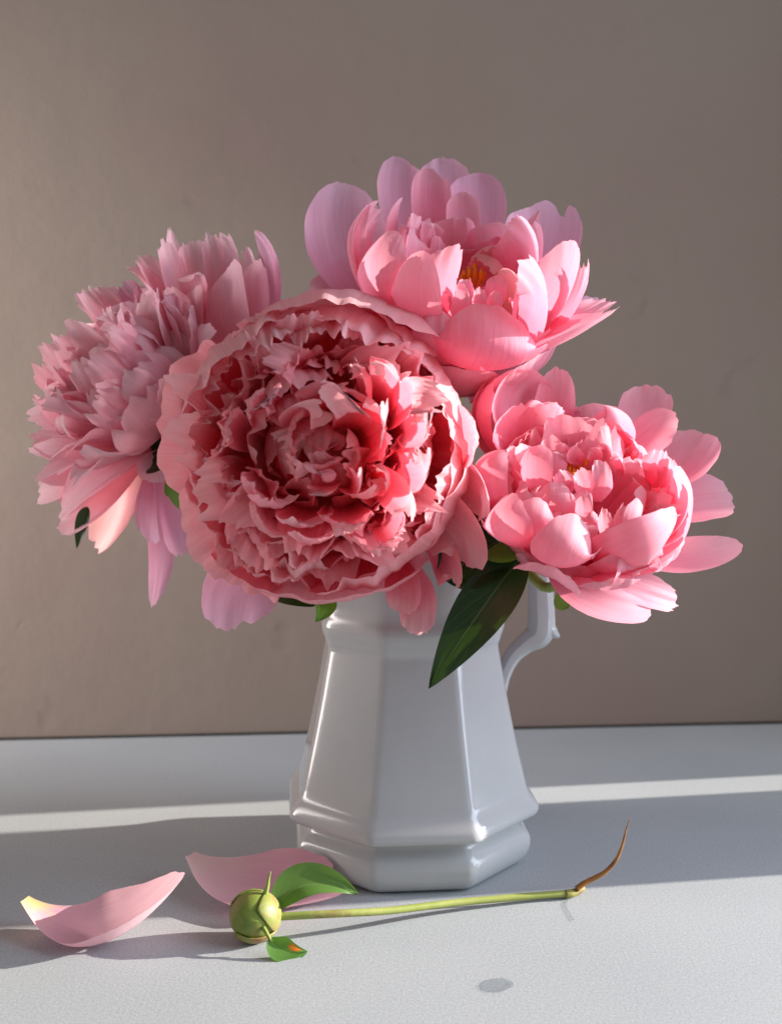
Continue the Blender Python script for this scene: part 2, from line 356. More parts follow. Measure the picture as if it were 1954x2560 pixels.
def smooth_path(pts, n):
    """Catmull-Rom through points (any dimension via Vector)"""
    pts = [V(p) for p in pts]; out = []
    q = [pts[0] * 2 - pts[1]] + pts + [pts[-1] * 2 - pts[-2]]
    m = len(pts) - 1
    for i in range(n):
        t = i / (n - 1) * m; k = min(int(t), m - 1); f = t - k
        a, b, c, d = q[k], q[k + 1], q[k + 2], q[k + 3]
        out.append(0.5 * ((2 * b) + (c - a) * f + (2 * a - 5 * b + 4 * c - d) * f * f + (3 * b - a - 3 * c + d) * f ** 3))
    return out
HD = 0.708
hp = [(1150, -270), (1260, -290), (1370, -230), (1440, -120), (1475, 60), (1483, 230), (1487, 380), (1470, 455), (1400, 505), (1330, 570), (1284, 660), (1262, 760), (1262, 850), (1287, 935)]
hr = [(.0085, .0075)] * 5 + [(.0085, .0080), (.0088, .0085), (.0085, .0085), (.0075, .0062), (.0072, .0052), (.007, .0045), (.006, .0040), (.005, .0032), (.003, .0018)]
pts4 = [V((*C2P(5, x, y, HD),)) for x, y in hp]
path = smooth_path(pts4, 60)
rad = [tuple(v) for v in smooth_path([V((a, b, 0)) for a, b in hr], 60)]
vs, fs = sweep(path, [(r[0], r[1]) for r in rad], 8)
hd = mesh_obj('handle', vs, fs, M_GLAZE, jug)
bv = hd.modifiers.new('bevel', 'BEVEL'); bv.width = 0.0012; bv.segments = 3; bv.limit_method = 'ANGLE'; bv.angle_limit = R(25)
# the pointed spur on the elbow of the handle
sp = [C2P(5, 1490, 395, HD), C2P(5, 1535, 430, HD), C2P(5, 1562, 455, HD), C2P(5, 1584, 466, HD)]
vs, fs = sweep(smooth_path(sp, 12), [(.0078 - .0005 * i, .0062 - .00045 * i) for i in range(12)], 8)
hs = mesh_obj('handle_spur', vs, fs, M_GLAZE, hd)

# ------------------------------------------------------------------ petals
FACE = {'c': V((0, -1, 0)), 'b': V((0, 1, 0)), 'l': V((-1, 0, 0)), 'r': V((1, 0, 0)), 'u': V((0, 0, 1)), 'd': V((0, 0, -1))}
def face_vec(s):
    if not isinstance(s, str): return V(s).normalized()
    v = V((0, 0, 0))
    for ch in s: v += FACE[ch]
    return v.normalized()
def petal(parent, mat, B, Mi, T, width, face, cup=50, rag=0.02, ruf=0.03, notch=0.0, nu=0.0, curl=0.0, rnd=0.26, base=0.26, vm=0.56, drop=0.10,
          shape='petal', name='petal', nuv=(30, 16), fold=0.0, freq=3.0, twist=0.0):
    B, Mi, T = V(B), V(Mi), V(T)
    ctl = Mi * 2 - (B + T) / 2
    NU, NVv = nuv; seed = random.uniform(0, 900)
    Lg = (Mi - B).length + (T - Mi).length
    def cen(t): return B * (1 - t) ** 2 + ctl * (2 * t * (1 - t)) + T * t * t
    def tan(t):
        d = (ctl - B) * (2 * (1 - t)) + (T - ctl) * (2 * t)
        return d.normalized() if d.length > 1e-9 else (T - B).normalized()
    # transported frame, seeded at the middle
    NS = 40; fr = [None] * (NS + 1)
    fv = face_vec(face)
    t0 = tan(0.5); f0 = fv - t0 * fv.dot(t0)
    if f0.length < 1e-4: f0 = t0.orthogonal()
    f0.normalize(); mid = NS // 2; fr[mid] = f0
    for rng, st in ((range(mid + 1, NS + 1), -1), (range(mid - 1, -1, -1), 1)):
        for i in rng:
            f = fr[i + st]; tt = tan(i / NS); f = f - tt * f.dot(tt); f.normalize(); fr[i] = f
    verts = []; uvs = []
    ca = R(cup); hw = width / 2 * (ca / math.sin(min(ca, 1.25)) if abs(ca) > .02 else 1)
    for j in range(NVv + 1):
        v = j / NVv
        for i in range(NU + 1):
            u = math.sin(math.pi / 2 * (-1 + 2 * i / NU)) if shape != 'leaf' else -1 + 2 * i / NU
            if shape == 'leaf':
                top = 1.0; vv = v
                wv_ = max(0.004, math.sin(math.pi * min(1, v) ** 0.8) ** 0.85)
            else:
                e = noise.noise(V((u * freq * 2.1, seed, 0.3))) * rag * 1.6 + noise.noise(V((u * freq * 4.3, seed, 7.7))) * rag
                top = 1 - rnd * 1.35 * (1 - math.sqrt(max(0, 1 - abs(u) ** 2.3))) + e - notch * math.exp(-((u - nu) / 0.16) ** 2)
                vv = v * top if v > 0.35 else v * (top * (v / 0.35) + (1 - v / 0.35))
                wv_ = base + (1 - base) * math.sin(math.pi / 2 * min(1, vv / vm)) ** 1.15
                if vv > vm: wv_ *= 1 - drop * ((vv - vm) / (1 - vm)) ** 2
            h = hw * wv_
            if shape != 'leaf': h *= 1 + rag * 1.2 * noise.noise(V((vv * 9, seed + (5 if u > 0 else 0), 2))) * abs(u)
            tc_ = max(0.0, min(1.0, vv)); c = cen(tc_); tg = tan(tc_)
            if vv > 1: c = c + tg * (vv - 1) * Lg
            fi = tc_ * NS; k = min(int(fi), NS - 1); f = fr[k].lerp(fr[k + 1], fi - k); f = (f - tg * f.dot(tg)).normalized()
            if twist:
                f = Matrix.Rotation(R(twist) * (vv - 0.5), 3, tg) @ f
            s = tg.cross(f)
            cl = ca * (0.55 + 0.45 * min(1, vv * 1.6)); al = u * cl
            if abs(ca) > 0.02: x = h / cl * math.sin(al); z = h / cl * (1 - math.cos(al))
            else: x = u * h; z = 0
            z += fold * abs(u) * h
            rr = ruf * width * (max(0, vv) ** 2.2) * (0.35 + 0.65 * abs(u) if vv < 0.7 else 1)
            z += rr * 2.2 * noise.noise(V((u * freq, vv * 1.7, seed))) + rr * 0.9 * noise.noise(V((u * freq * 2.7, vv * 3, seed + 31)))
            if curl and vv > 0.6: z += curl * Lg * ((vv - 0.6) / 0.4) ** 2
            p = c + s * x + f * z
            if curl and vv > 0.6: p -= tg * abs(curl) * 0.5 * Lg * ((vv - 0.6) / 0.4) ** 2.5
            verts.append(p); uvs.append(((u + 1) / 2, max(0, min(1.1, vv))))
    faces = []
    for j in range(NVv):
        for i in range(NU):
            a = j * (NU + 1) + i; faces.append((a, a + 1, a + NU + 2, a + NU + 1))
    return mesh_obj(name, verts, faces, mat, parent, uvs)

def table_petals(parent, crop, rows, default):
    """rows: base x,y,depth, mid x,y,depth, tip x,y,depth, width in crop px, face, options"""
    for r in rows:
        b, mi, t = r[0:3], r[3:6], r[6:9]
        wpx, face = r[9], r[10]; o = dict(r[11]) if len(r) > 11 else {}
        mat = o.pop('mat', default); o['rag'] = o.get('rag', .02) * (1.35 if o.get('rag', .02) < .03 else 1)
        wid = wpx / CROP[crop][2] / F * (mi[2])
        pb_, pm_, pt_ = C2P(crop, *b), C2P(crop, *mi), C2P(crop, *t)
        tg = (pt_ - pb_).normalized(); fv = face_vec(face); fv = (fv - tg * fv.dot(tg)).normalized()
        sv = tg.cross(fv); vd = (pm_ - V((0, 0, CAMZ))).normalized()
        wid /= max(0.55, math.sqrt(max(0, 1 - sv.dot(vd) ** 2)))      # measured widths are seen widths
        petal(parent, mat, C2P(crop, *b), C2P(crop, *mi), C2P(crop, *t), wid, face, **o)

def axis_frame(A):
    A = V(A).normalized(); e1 = A.cross(V((0, 0, 1)))
    if e1.length < 0.05: e1 = V((1, 0, 0))
    e1.normalize(); e2 = e1.cross(A).normalized(); return A, e1, e2    # e2 points upward-ish
def rings(parent, mat, C, A, specs, rng, center_off=(0, 0)):
    """specs: n, base radius, base height, tip radius, tip height, width, options, jitter"""
    A, e1, e2 = axis_frame(A)
    for (n, rb, hb, rt, ht, wd_, jit, o) in specs:
        ph = rng.uniform(0, 6.28)
        for k in range(n):
            a = ph + 2 * math.pi * (k + rng.uniform(-0.32, 0.32)) / n
            lim = o.get('only')
            if lim:
                dd = (math.degrees(a) - lim[0] + 180) % 360 - 180
                if abs(dd) > lim[1]: continue
            a2 = a + rng.uniform(-0.5, 0.5) * jit * o.get('swirl', 1)
            rad = e1 * math.cos(a) + e2 * math.sin(a); rad2 = e1 * math.cos(a2) + e2 * math.sin(a2)
            s = 1 + rng.uniform(-0.18, 0.18) * jit
            Bp = C + rad * rb + A * hb
            Tp = C + rad2 * rt * (1 + rng.uniform(-.12, .12) * jit) + A * ht * (1 + rng.uniform(-.14, .14) * jit)
            bul = o.get('bulge', 0.18)
            Mp = (Bp + Tp) / 2 + (rad + rad2).normalized() * bul * (Tp - Bp).length
            oo = {k2: v2 for k2, v2 in o.items() if k2 not in ('only', 'bulge', 'mat', 'fa', 'swirl')}
            oo['cup'] = oo.get('cup', 50) * rng.uniform(0.5, 1.4) * rng.choice([1, 1, 1, -.7])
            oo['curl'] = oo.get('curl', 0) + rng.uniform(-.30, .22) * jit
            oo['notch'] = rng.choice([0, 0, .08, .14, .2]) * (1 if jit > .4 else .4); oo['nu'] = rng.uniform(-.5, .5)
            oo['twist'] = rng.uniform(-28, 28) * jit
            fa = o.get('fa', 0.5)
            petal(parent, o.get('mat', mat), Bp, Mp, Tp, wd_ * s * rng.uniform(.75, 1.25), (-(rad + rad2) * 0.5 + A * fa), **oo)

def shells(parent, mat, O, A, Rr, specs, rng):
    """petals lying on a globe round O that opens towards A: (angle deg, half span deg, radius factor, rim polar angle deg, options)"""
    A, e1, e2 = axis_frame(A)
    for (ang, half, rf, th1, o) in specs:
        NU, NVv = 60, 22; seed = rng.uniform(0, 900); vs, uv, fs = [], [], []
        rag = o.get('rag', .012); ruf = o.get('ruf', .012); rnd = o.get('rnd', .16); spiral = o.get('spiral', .03); lip = o.get('lip', 0.0)
        tw = rng.uniform(-.10, .10)
        for j in range(NVv + 1):
            v = j / NVv
            for i in range(NU + 1):
                u = math.sin(math.pi / 2 * (-1 + 2 * i / NU))
                e = noise.noise(V((u * 3.5, seed, .3))) * rag * 2 + noise.noise(V((u * 9, seed, 7))) * rag
                top = 1 - rnd * 1.35 * (1 - math.sqrt(max(0, 1 - abs(u) ** 2.6))) + e
                vv = v * top if v > .35 else v * (top * (v / .35) + (1 - v / .35))
                th = R(14) + (R(th1) - R(14)) * vv
                wf = .45 + .55 * math.sin(math.pi / 2 * min(1, vv / .55))
                ph = R(ang) + u * R(half) * wf + tw * vv
                k = Rr * rf * (1 + spiral * u + lip * max(0, vv - .75) ** 1.5 * 4)
                k *= 1 + ruf * vv ** 2 * (2.4 * noise.noise(V((u * 3, vv * 2, seed))) + 1.3 * noise.noise(V((u * 8, vv * 4, seed + 9))))
                d = -A * math.cos(th) + (e1 * math.cos(ph) + e2 * math.sin(ph)) * math.sin(th)
                vs.append(O + d * k); uv.append(((u + 1) / 2, vv))
        for j in range(NVv):
            for i in range(NU):
                a = j * (NU + 1) + i; fs.append((a, a + 1, a + NU + 2, a + NU + 1))
        mesh_obj('petal', vs, fs, o.get('mat', mat), parent, uv)

def stamens(parent, crop, x, y, d, A, n, spread, length, rng):
    A, e1, e2 = axis_frame(A); c = C2P(crop, x, y, d)
    for k in range(n):
        a = rng.uniform(0, 6.28); r = spread * math.sqrt(rng.random())
        off = e1 * math.cos(a) * r + e2 * math.sin(a) * r
        p0 = c + off * 0.4 - A * length; p1 = c + off + A * rng.uniform(-.2, .25) * length
        pth = smooth_path([p0, (p0 + p1) / 2 + off * .15, p1], 6)
        vs, fs = sweep(pth, [.0004, .0004, .0004, .0006, .0011, .0006], 6, up=V((.3, .2, .9)))
        mesh_obj('stamen', vs, fs, M_STAMEN, parent)
def tube_part(name, pts, r0, r1, mat, parent, n=24, seg=10):
    pth = smooth_path(pts, n)
    vs, fs = sweep(pth, [r0 + (r1 - r0) * i / (n - 1) for i in range(n)], seg, up=V((.31, .82, .2)))
    return mesh_obj(name, vs, fs, mat, parent)
def leaf(parent, mat, B, Mi, T, width, face, cup=15, fold=0.18, ruf=0.03, name='leaf', **k):
    return petal(parent, mat, B, Mi, T, width, face, cup=cup, fold=fold, ruf=ruf, shape='leaf', name=name, nuv=(12, 22), **k)

GRP = 'peonies standing in the pitcher'
JIN = V((JC.x, JC.y, 0.05)); RIM = lambda dx, dy: V((JC.x + dx, JC.y + dy, 0.195))

# ================================================================== top peony
def build_top():
    rng = random.Random(11)
    A = (0.10, -0.62, 0.78); C = C2P(3, 830, 1050, 0.668)
    fl = empty('peony', C, 'highest peony, coral pink open bowl with orange stamens in the sun', 'flower', GRP)
    L_ = dict(mat=M_LILAC)
    rows = [
        (460, 930, .68, 235, 520, .70, 235, 188, .712, 420, 'c', dict(cup=35, rag=.008, ruf=.01, rnd=.36, mat=M_LILAC)),
        (700, 900, .70, 530, 330, .73, 525, 58, .735, 250, 'c', dict(cup=30, rag=.008, ruf=.012, mat=M_LILAC)),
        (800, 800, .72, 745, 300, .75, 730, 52, .755, 270, 'c', dict(cup=25, rag=.012, ruf=.012, mat=M_LILAC)),
        (740, 820, .69, 670, 330, .712, 685, 120, .715, 205, 'c', dict(cup=35, rag=.01, ruf=.015)),
        (880, 820, .70, 900, 350, .73, 905, 130, .735, 310, 'c', dict(cup=30, rag=.008, ruf=.01, rnd=.4, mat=M_LILAC)),
        (850, 800, .68, 835, 420, .70, 830, 232, .70, 175, 'c', dict(cup=35, rag=.01, ruf=.01)),
        (1000, 950, .68, 1220, 540, .69, 1250, 283, .695, 400, 'c', dict(cup=30, rag=.01, ruf=.012, notch=.16, nu=.45, mat=M_LILAC)),
        (1030, 1030, .66, 1290, 760, .63, 1370, 488, .63, 250, 'cl', dict(cup=40, rag=.008, ruf=.01, rnd=.4)),
        (1000, 1080, .655, 1290, 1040, .615, 1610, 860, .615, 230, 'ul', dict(cup=45, rag=.03, ruf=.03)),
        (1000, 1050, .66, 1330, 930, .63, 1585, 800, .64, 130, 'ulc', dict(cup=40, rag=.05, ruf=.04)),
        (1020, 1040, .66, 1330, 930, .66, 1560, 800, .67, 180, 'cu', dict(cup=30, mat=M_LILAC)),
        (1200, 1020, .645, 1390, 840, .625, 1468, 612, .63, 95, 'cl', dict(cup=50, rag=.06, ruf=.05)),
        (1120, 1000, .64, 1240, 820, .59, 1190, 612, .60, 210, 'lc', dict(cup=55, rag=.03, ruf=.05, curl=.1)),
        # front boat
        (850, 1150, .640, 965, 1110, .580, 985, 785, .590, 620, 'bu', dict(cup=58, rag=.008, ruf=.012, curl=.03, rnd=.36, base=.5, vm=.4)),
        (690, 1060, .645, 520, 830, .598, 545, 522, .605, 275, 'br', dict(cup=60, rag=.008, ruf=.01, curl=.04)),
        (520, 1000, .655, 340, 720, .613, 410, 395, .625, 255, 'br', dict(cup=60, rag=.008, ruf=.012, curl=.05)),
        (420, 920, .665, 235, 580, .64, 300, 298, .650, 190, 'r', dict(cup=60, rag=.03, ruf=.03, curl=.08)),
        (440, 920, .66, 285, 580, .63, 335, 315, .640, 110, 'rc', dict(cup=60, rag=.05, ruf=.05, curl=.1)),
        (420, 960, .69, 200, 800, .69, 40, 700, .69, 300, 'cu', dict(cup=30)),
        (800, 1160, .645, 690, 1040, .588, 670, 850, .598, 270, 'bu', dict(cup=55, rag=.01)),
        # inner
        (710, 880, .62, 725, 700, .600, 785, 508, .605, 200, 'cl', dict(cup=30, rag=.02, ruf=.02, notch=.08, nu=.6)),
        (480, 640, .68, 445, 420, .665, 515, 258, .665, 65, 'cr', dict(cup=50, rag=.02, rnd=.6, drop=.6)),
        (800, 720, .70, 780, 470, .685, 775, 322, .675, 230, 'c', dict(cup=45, rag=.04, ruf=.05, curl=.10)),
        (960, 850, .68, 1090, 560, .675, 1030, 305, .660, 330, 'lc', dict(cup=65, rag=.02, ruf=.03, curl=.12)),
        (1030, 870, .665, 1160, 600, .645, 1100, 370, .645, 250, 'lc', dict(cup=55, rag=.03, ruf=.04, curl=.1)),
        (1100, 860, .655, 1210, 590, .648, 1200, 392, .65, 100, 'lc', dict(cup=50)),
        (1050, 900, .64, 1110, 730, .622, 1055, 575, .618, 110, 'lc', dict(cup=55, rag=.04, curl=.2, mat=M_PEACH)),
        (960, 800, .67, 960, 600, .665, 900, 465, .65, 200, 'c', dict(cup=60, rag=.05, ruf=.04, curl=.2, mat=M_PEACH)),
        (1000, 800, .66, 1020, 620, .65, 950, 530, .635, 180, 'lc', dict(cup=60, rag=.05, ruf=.04, curl=.2, mat=M_PEACH)),
        (970, 860, .63, 985, 760, .615, 975, 682, .617, 150, 'bc', dict(cup=40)),
        (860, 900, .625, 850, 770, .61, 840, 688, .612, 80, 'c', dict(cup=50, rag=.04)),
        (910, 930, .615, 910, 820, .598, 905, 738, .60, 90, 'bc', dict(cup=50, rag=.05)),
        (970, 940, .615, 985, 830, .598, 990, 755, .60, 100, 'bc', dict(cup=50, rag=.05)),
        (770, 950, .62, 770, 830, .598, 785, 722, .60, 190, 'cb', dict(cup=40, rag=.05, ruf=.05)),
        (1110, 950, .62, 1120, 830, .60, 1140, 735, .605, 90, 'l', dict(cup=50, rag=.05)),
        (600, 760, .65, 570, 580, .635, 585, 455, .635, 150, 'cr', dict(cup=45, rag=.02)),
        (620, 760, .67, 590, 520, .66, 600, 365, .66, 150, 'cr', dict(cup=55, rag=.06, ruf=.06)),
        (540, 700, .67, 500, 500, .655, 520, 410, .65, 110, 'r', dict(cup=55, rag=.06, ruf=.06)),
        (680, 720, .68, 640, 500, .67, 650, 380, .665, 130, 'cr', dict(cup=55, rag=.06, ruf=.06)),
        (620, 600, .69, 560, 400, .68, 600, 322, .67, 45, 'c', dict(cup=60, rag=.04, curl=.3)),
        (1050, 600, .67, 1170, 430, .66, 1235, 330, .655, 50, 'c', dict(cup=40, drop=.5)),
    ]
    table_petals(fl, 3, rows, M_TOP)
    rings(fl, M_TOP, C, A, [
        (14, .010, .004, .034, .046, .026, .8, dict(cup=45, rag=.04, ruf=.05, bulge=.22, nuv=(16, 10))),
        (12, .012, .002, .044, .044, .032, .6, dict(cup=45, rag=.03, ruf=.04, bulge=.25, nuv=(16, 10))),
    ], rng)
    shells(fl, M_TOP, C2P(3, 850, 800, .660), A, .056, [(20, 36, 1.0, 78, dict(rnd=.3)), (75, 36, .98, 84, dict(rnd=.3, mat=M_LILAC)), (128, 36, 1.0, 80, dict(rnd=.3, mat=M_LILAC)), (180, 36, .97, 84, dict(rnd=.3)),
        (232, 36, .98, 86, dict(rnd=.3)), (288, 38, .96, 84, dict(rnd=.3)), (335, 36, .98, 82, dict(rnd=.3)),
        (45, 30, .86, 92, dict(rnd=.25, ruf=.03)), (110, 32, .86, 94, dict(rnd=.25, ruf=.03)), (170, 30, .85, 96, dict(rnd=.25, ruf=.03)), (350, 30, .85, 94, dict(rnd=.25, ruf=.03))], rng)
    stamens(fl, 3, 885, 650, .647, A, 16, .0070, .015, rng)
    tube_part('stem', [C - V(A).normalized() * .004, C - V(A).normalized() * .03 + V((0, .01, -.02)), RIM(.012, -.01), JIN], .0030, .0028, M_STEM, fl)
    leaf(fl, M_LEAFL, C2P(3, 740, 1130, .648), C2P(3, 820, 1178, .645), C2P(3, 905, 1195, .645), .019, 'uc', name='sepal')
    leaf(fl, M_LEAF, C2P(3, 850, 1200, .655), C2P(3, 900, 1235, .655), C2P(3, 950, 1225, .66), .022, 'uc', name='sepal')
    return fl
build_top()

# ================================================================== right peony
def build_right():
    rng = random.Random(23)
    A = (0.12, -0.72, 0.68); C = C2P(4, 640, 1080, 0.625)
    fl = empty('peony', C, 'coral pink peony hanging beside the pitcher handle, with brownish stamens', 'flower', GRP)
    rows = [
        (420, 700, .64, 300, 330, .65, 470, 85, .645, 480, 'cr', dict(cup=55, rag=.012, ruf=.02, curl=.06, rnd=.45)),
        (350, 720, .645, 150, 400, .648, 250, 118, .645, 290, 'cr', dict(cup=45, rag=.015, ruf=.02, curl=.06)),
        (470, 680, .65, 530, 340, .655, 560, 92, .65, 230, 'c', dict(cup=45, rag=.01, ruf=.015, rnd=.34)),
        (300, 700, .64, 95, 400, .635, 190, 135, .635, 150, 'r', dict(cup=60, rag=.02)),
        (420, 650, .63, 440, 380, .635, 520, 225, .615, 260, 'cd', dict(cup=50, rag=.06, ruf=.08, curl=.1)),
        (320, 650, .62, 250, 460, .625, 330, 260, .615, 240, 'cr', dict(cup=50, rag=.05, ruf=.06, curl=.1)),
        (620, 720, .645, 600, 470, .655, 590, 280, .655, 200, 'c', dict(cup=40, mat=M_LILAC)),
        (830, 760, .64, 850, 480, .648, 830, 265, .645, 420, 'cl', dict(cup=50, rag=.01, ruf=.02, curl=.06, rnd=.4)),
        (900, 720, .65, 1030, 400, .665, 1085, 188, .665, 300, 'c', dict(cup=30, rag=.02, ruf=.02, rnd=.2)),
        (850, 760, .645, 1080, 500, .648, 1250, 430, .645, 230, 'cl', dict(cup=40, rag=.02, ruf=.03)),
        (1000, 820, .65, 1270, 640, .66, 1400, 460, .665, 320, 'cl', dict(cup=35, rag=.012, ruf=.015)),
        (1000, 940, .645, 1310, 870, .655, 1560, 840, .66, 300, 'cu', dict(cup=30, rag=.012, ruf=.015, rnd=.2)),
        (900, 1150, .64, 1280, 1190, .632, 1612, 1095, .635, 205, 'ucl', dict(cup=35, rag=.008, ruf=.012, rnd=.35)),
        (540, 1262, .605, 770, 1430, .59, 1100, 1490, .60, 230, 'cu', dict(cup=30, rag=.01, ruf=.02, rnd=.5, base=.35)),
        (700, 1240, .615, 960, 1345, .605, 1245, 1440, .615, 200, 'ucl', dict(cup=40, rag=.03, ruf=.03, rnd=.3)),
        # right inside wall
        (850, 1130, .63, 1150, 960, .615, 1215, 610, .605, 450, 'lc', dict(cup=55, rag=.02, ruf=.02, curl=.05)),
        (800, 1050, .63, 1090, 880, .622, 1080, 560, .618, 380, 'lc', dict(cup=50, rag=.03, ruf=.03, curl=.08)),
        (1000, 1150, .61, 1270, 960, .592, 1270, 780, .595, 120, 'l', dict(cup=45)),
        # lower right outside
        (700, 1190, .62, 1010, 1195, .562, 1300, 985, .585, 300, 'ub', dict(cup=60, rag=.015, ruf=.015, curl=.05, rnd=.4, base=.4)),
        # front pair
        (560, 1200, .61, 430, 1040, .565, 455, 805, .572, 260, 'bu', dict(cup=50, rag=.012, ruf=.015, curl=.04)),
        (580, 1220, .60, 620, 1200, .548, 730, 915, .560, 400, 'bu', dict(cup=62, rag=.01, ruf=.012, curl=.05, rnd=.4, base=.5)),
        (460, 1160, .60, 210, 1040, .565, 245, 780, .58, 290, 'br', dict(cup=65, rag=.01, ruf=.012, curl=.05, rnd=.4)),
        (330, 1050, .61, 130, 760, .590, 220, 515, .60, 200, 'br', dict(cup=55, rag=.01, ruf=.015, curl=.05)),
        (420, 960, .61, 365, 700, .594, 390, 508, .605, 240, 'br', dict(cup=55, rag=.012, ruf=.015, curl=.07)),
        (540, 880, .61, 540, 660, .608, 565, 535, .615, 160, 'b', dict(cup=50, rag=.04, ruf=.04, curl=.08)),
        (620, 1060, .60, 550, 900, .578, 540, 745, .585, 230, 'bu', dict(cup=45, rag=.03, ruf=.03)),
        (680, 1020, .60, 680, 900, .580, 680, 800, .588, 150, 'bc', dict(cup=50, rag=.06, ruf=.05)),
        # fingers
        (900, 1180, .585, 905, 1040, .565, 935, 885, .568, 110, 'bc', dict(cup=55, rag=.07, ruf=.05)),
        (980, 1180, .585, 1010, 1030, .565, 1045, 875, .570, 130, 'bl', dict(cup=55, rag=.03, ruf=.03)),
        (830, 1140, .585, 820, 1010, .570, 815, 905, .575, 100, 'bc', dict(cup=55, rag=.06, ruf=.05)),
        (760, 1080, .59, 760, 990, .576, 770, 920, .58, 80, 'b', dict(cup=55, rag=.06, ruf=.05)),
        # middle
        (790, 860, .60, 810, 750, .585, 800, 622, .588, 130, 'c', dict(cup=50, rag=.05, ruf=.05, rnd=.5)),
        (700, 860, .60, 690, 770, .588, 660, 700, .59, 170, 'bc', dict(cup=45, rag=.06, ruf=.06)),
        (600, 860, .60, 580, 760, .595, 560, 690, .595, 150, 'bc', dict(cup=45, rag=.06, ruf=.06)),
        (880, 640, .63, 850, 530, .615, 825, 425, .615, 75, 'lc', dict(cup=60, rag=.05, twist=60, mat=M_FALLEN)),
        (920, 700, .62, 930, 630, .605, 905, 570, .605, 100, 'lc', dict(cup=70, rag=.05, curl=.2)),
        (850, 760, .63, 930, 560, .64, 900, 380, .632, 300, 'cl', dict(cup=60, rag=.03, ruf=.04, curl=.12)),
        (760, 720, .635, 770, 520, .645, 760, 320, .64, 240, 'cr', dict(cup=50, rag=.04, ruf=.05, curl=.1)),
        (720, 720, .63, 700, 580, .63, 690, 430, .63, 170, 'c', dict(cup=55, rag=.06, ruf=.06)),
        (1080, 760, .615, 1130, 680, .605, 1160, 560, .60, 170, 'cl', dict(cup=40, rag=.06, ruf=.06)),
        (1150, 780, .61, 1190, 690, .598, 1220, 620, .595, 120, 'cl', dict(cup=40, rag=.06, ruf=.06)),
        (700, 640, .615, 660, 590, .612, 680, 545, .61, 110, 'c', dict(cup=50)),
        (760, 640, .615, 770, 590, .612, 745, 560, .61, 90, 'c', dict(cup=50)),
    ]
    table_petals(fl, 4, rows, M_RIGHT)
    rings(fl, M_RIGHT, C, A, [
        (16, .010, .010, .030, .050, .022, .9, dict(cup=45, rag=.06, ruf=.08, bulge=.2, nuv=(16, 10))),
        (14, .014, .006, .042, .046, .030, .8, dict(cup=45, rag=.05, ruf=.06, bulge=.22, nuv=(16, 10))),
        (9, .012, .004, .050, .040, .040, .4, dict(cup=50, rag=.02, ruf=.03, bulge=.25)),
    ], rng)
    shells(fl, M_RIGHT, C2P(4, 690, 830, .612), A, .046, [(15, 36, 1.0, 92, dict(rnd=.3)), (70, 36, 1.04, 86, dict(rnd=.3)), (125, 38, 1.02, 94, dict(rnd=.3)), (180, 36, 1.0, 96, dict(rnd=.3)),
        (235, 36, .98, 94, dict(rnd=.3)), (290, 36, .98, 92, dict(rnd=.3)), (335, 36, 1.0, 92, dict(rnd=.3)),
        (40, 30, .88, 100, dict(rnd=.25, ruf=.04, rag=.03)), (150, 32, .88, 102, dict(rnd=.25, ruf=.05, rag=.04)), (100, 30, .86, 102, dict(rnd=.25, ruf=.05, rag=.04)), (350, 30, .88, 98, dict(rnd=.25, ruf=.03))], rng)
    stamens(fl, 4, 690, 672, .613, A, 24, .0080, .014, rng)
    tube_part('stem', [C + V((0, .004, -.004)), C + V((-.01, .025, -.03)), RIM(.035, -.01), JIN + V((.01, 0, 0))], .0030, .0028, M_STEM, fl)
    # big dark leaf hanging over the pitcher and its crumpled neighbour
    leaf(fl, M_LEAF, C2P(5, 1395, 5, .612), C2P(5, 1150, 330, .598), C2P(5, 868, 755, .598), .028, (-.25, -1, .25), cup=12, fold=.16, ruf=.03)
    leaf(fl, M_LEAF, C2P(5, 1250, -60, .63), C2P(5, 1090, 40, .612), C2P(5, 950, 165, .618), .040, (-.2, -1, .5), cup=25, fold=.1, ruf=.12)
    leaf(fl, M_LEAFL, C2P(4, 170, 1130, .612), C2P(4, 250, 1165, .604), C2P(4, 335, 1160, .605), .016, 'cu', name='sepal')
    leaf(fl, M_LEAFL, C2P(4, 560, 1380, .60), C2P(4, 595, 1440, .60), C2P(4, 625, 1470, .60), .010, 'c', name='sepal')
    leaf(fl, M_LEAF, C2P(4, 130, 900, .625), C2P(4, 110, 990, .62), C2P(4, 120, 1060, .62), .018, 'c')
    return fl
build_right()

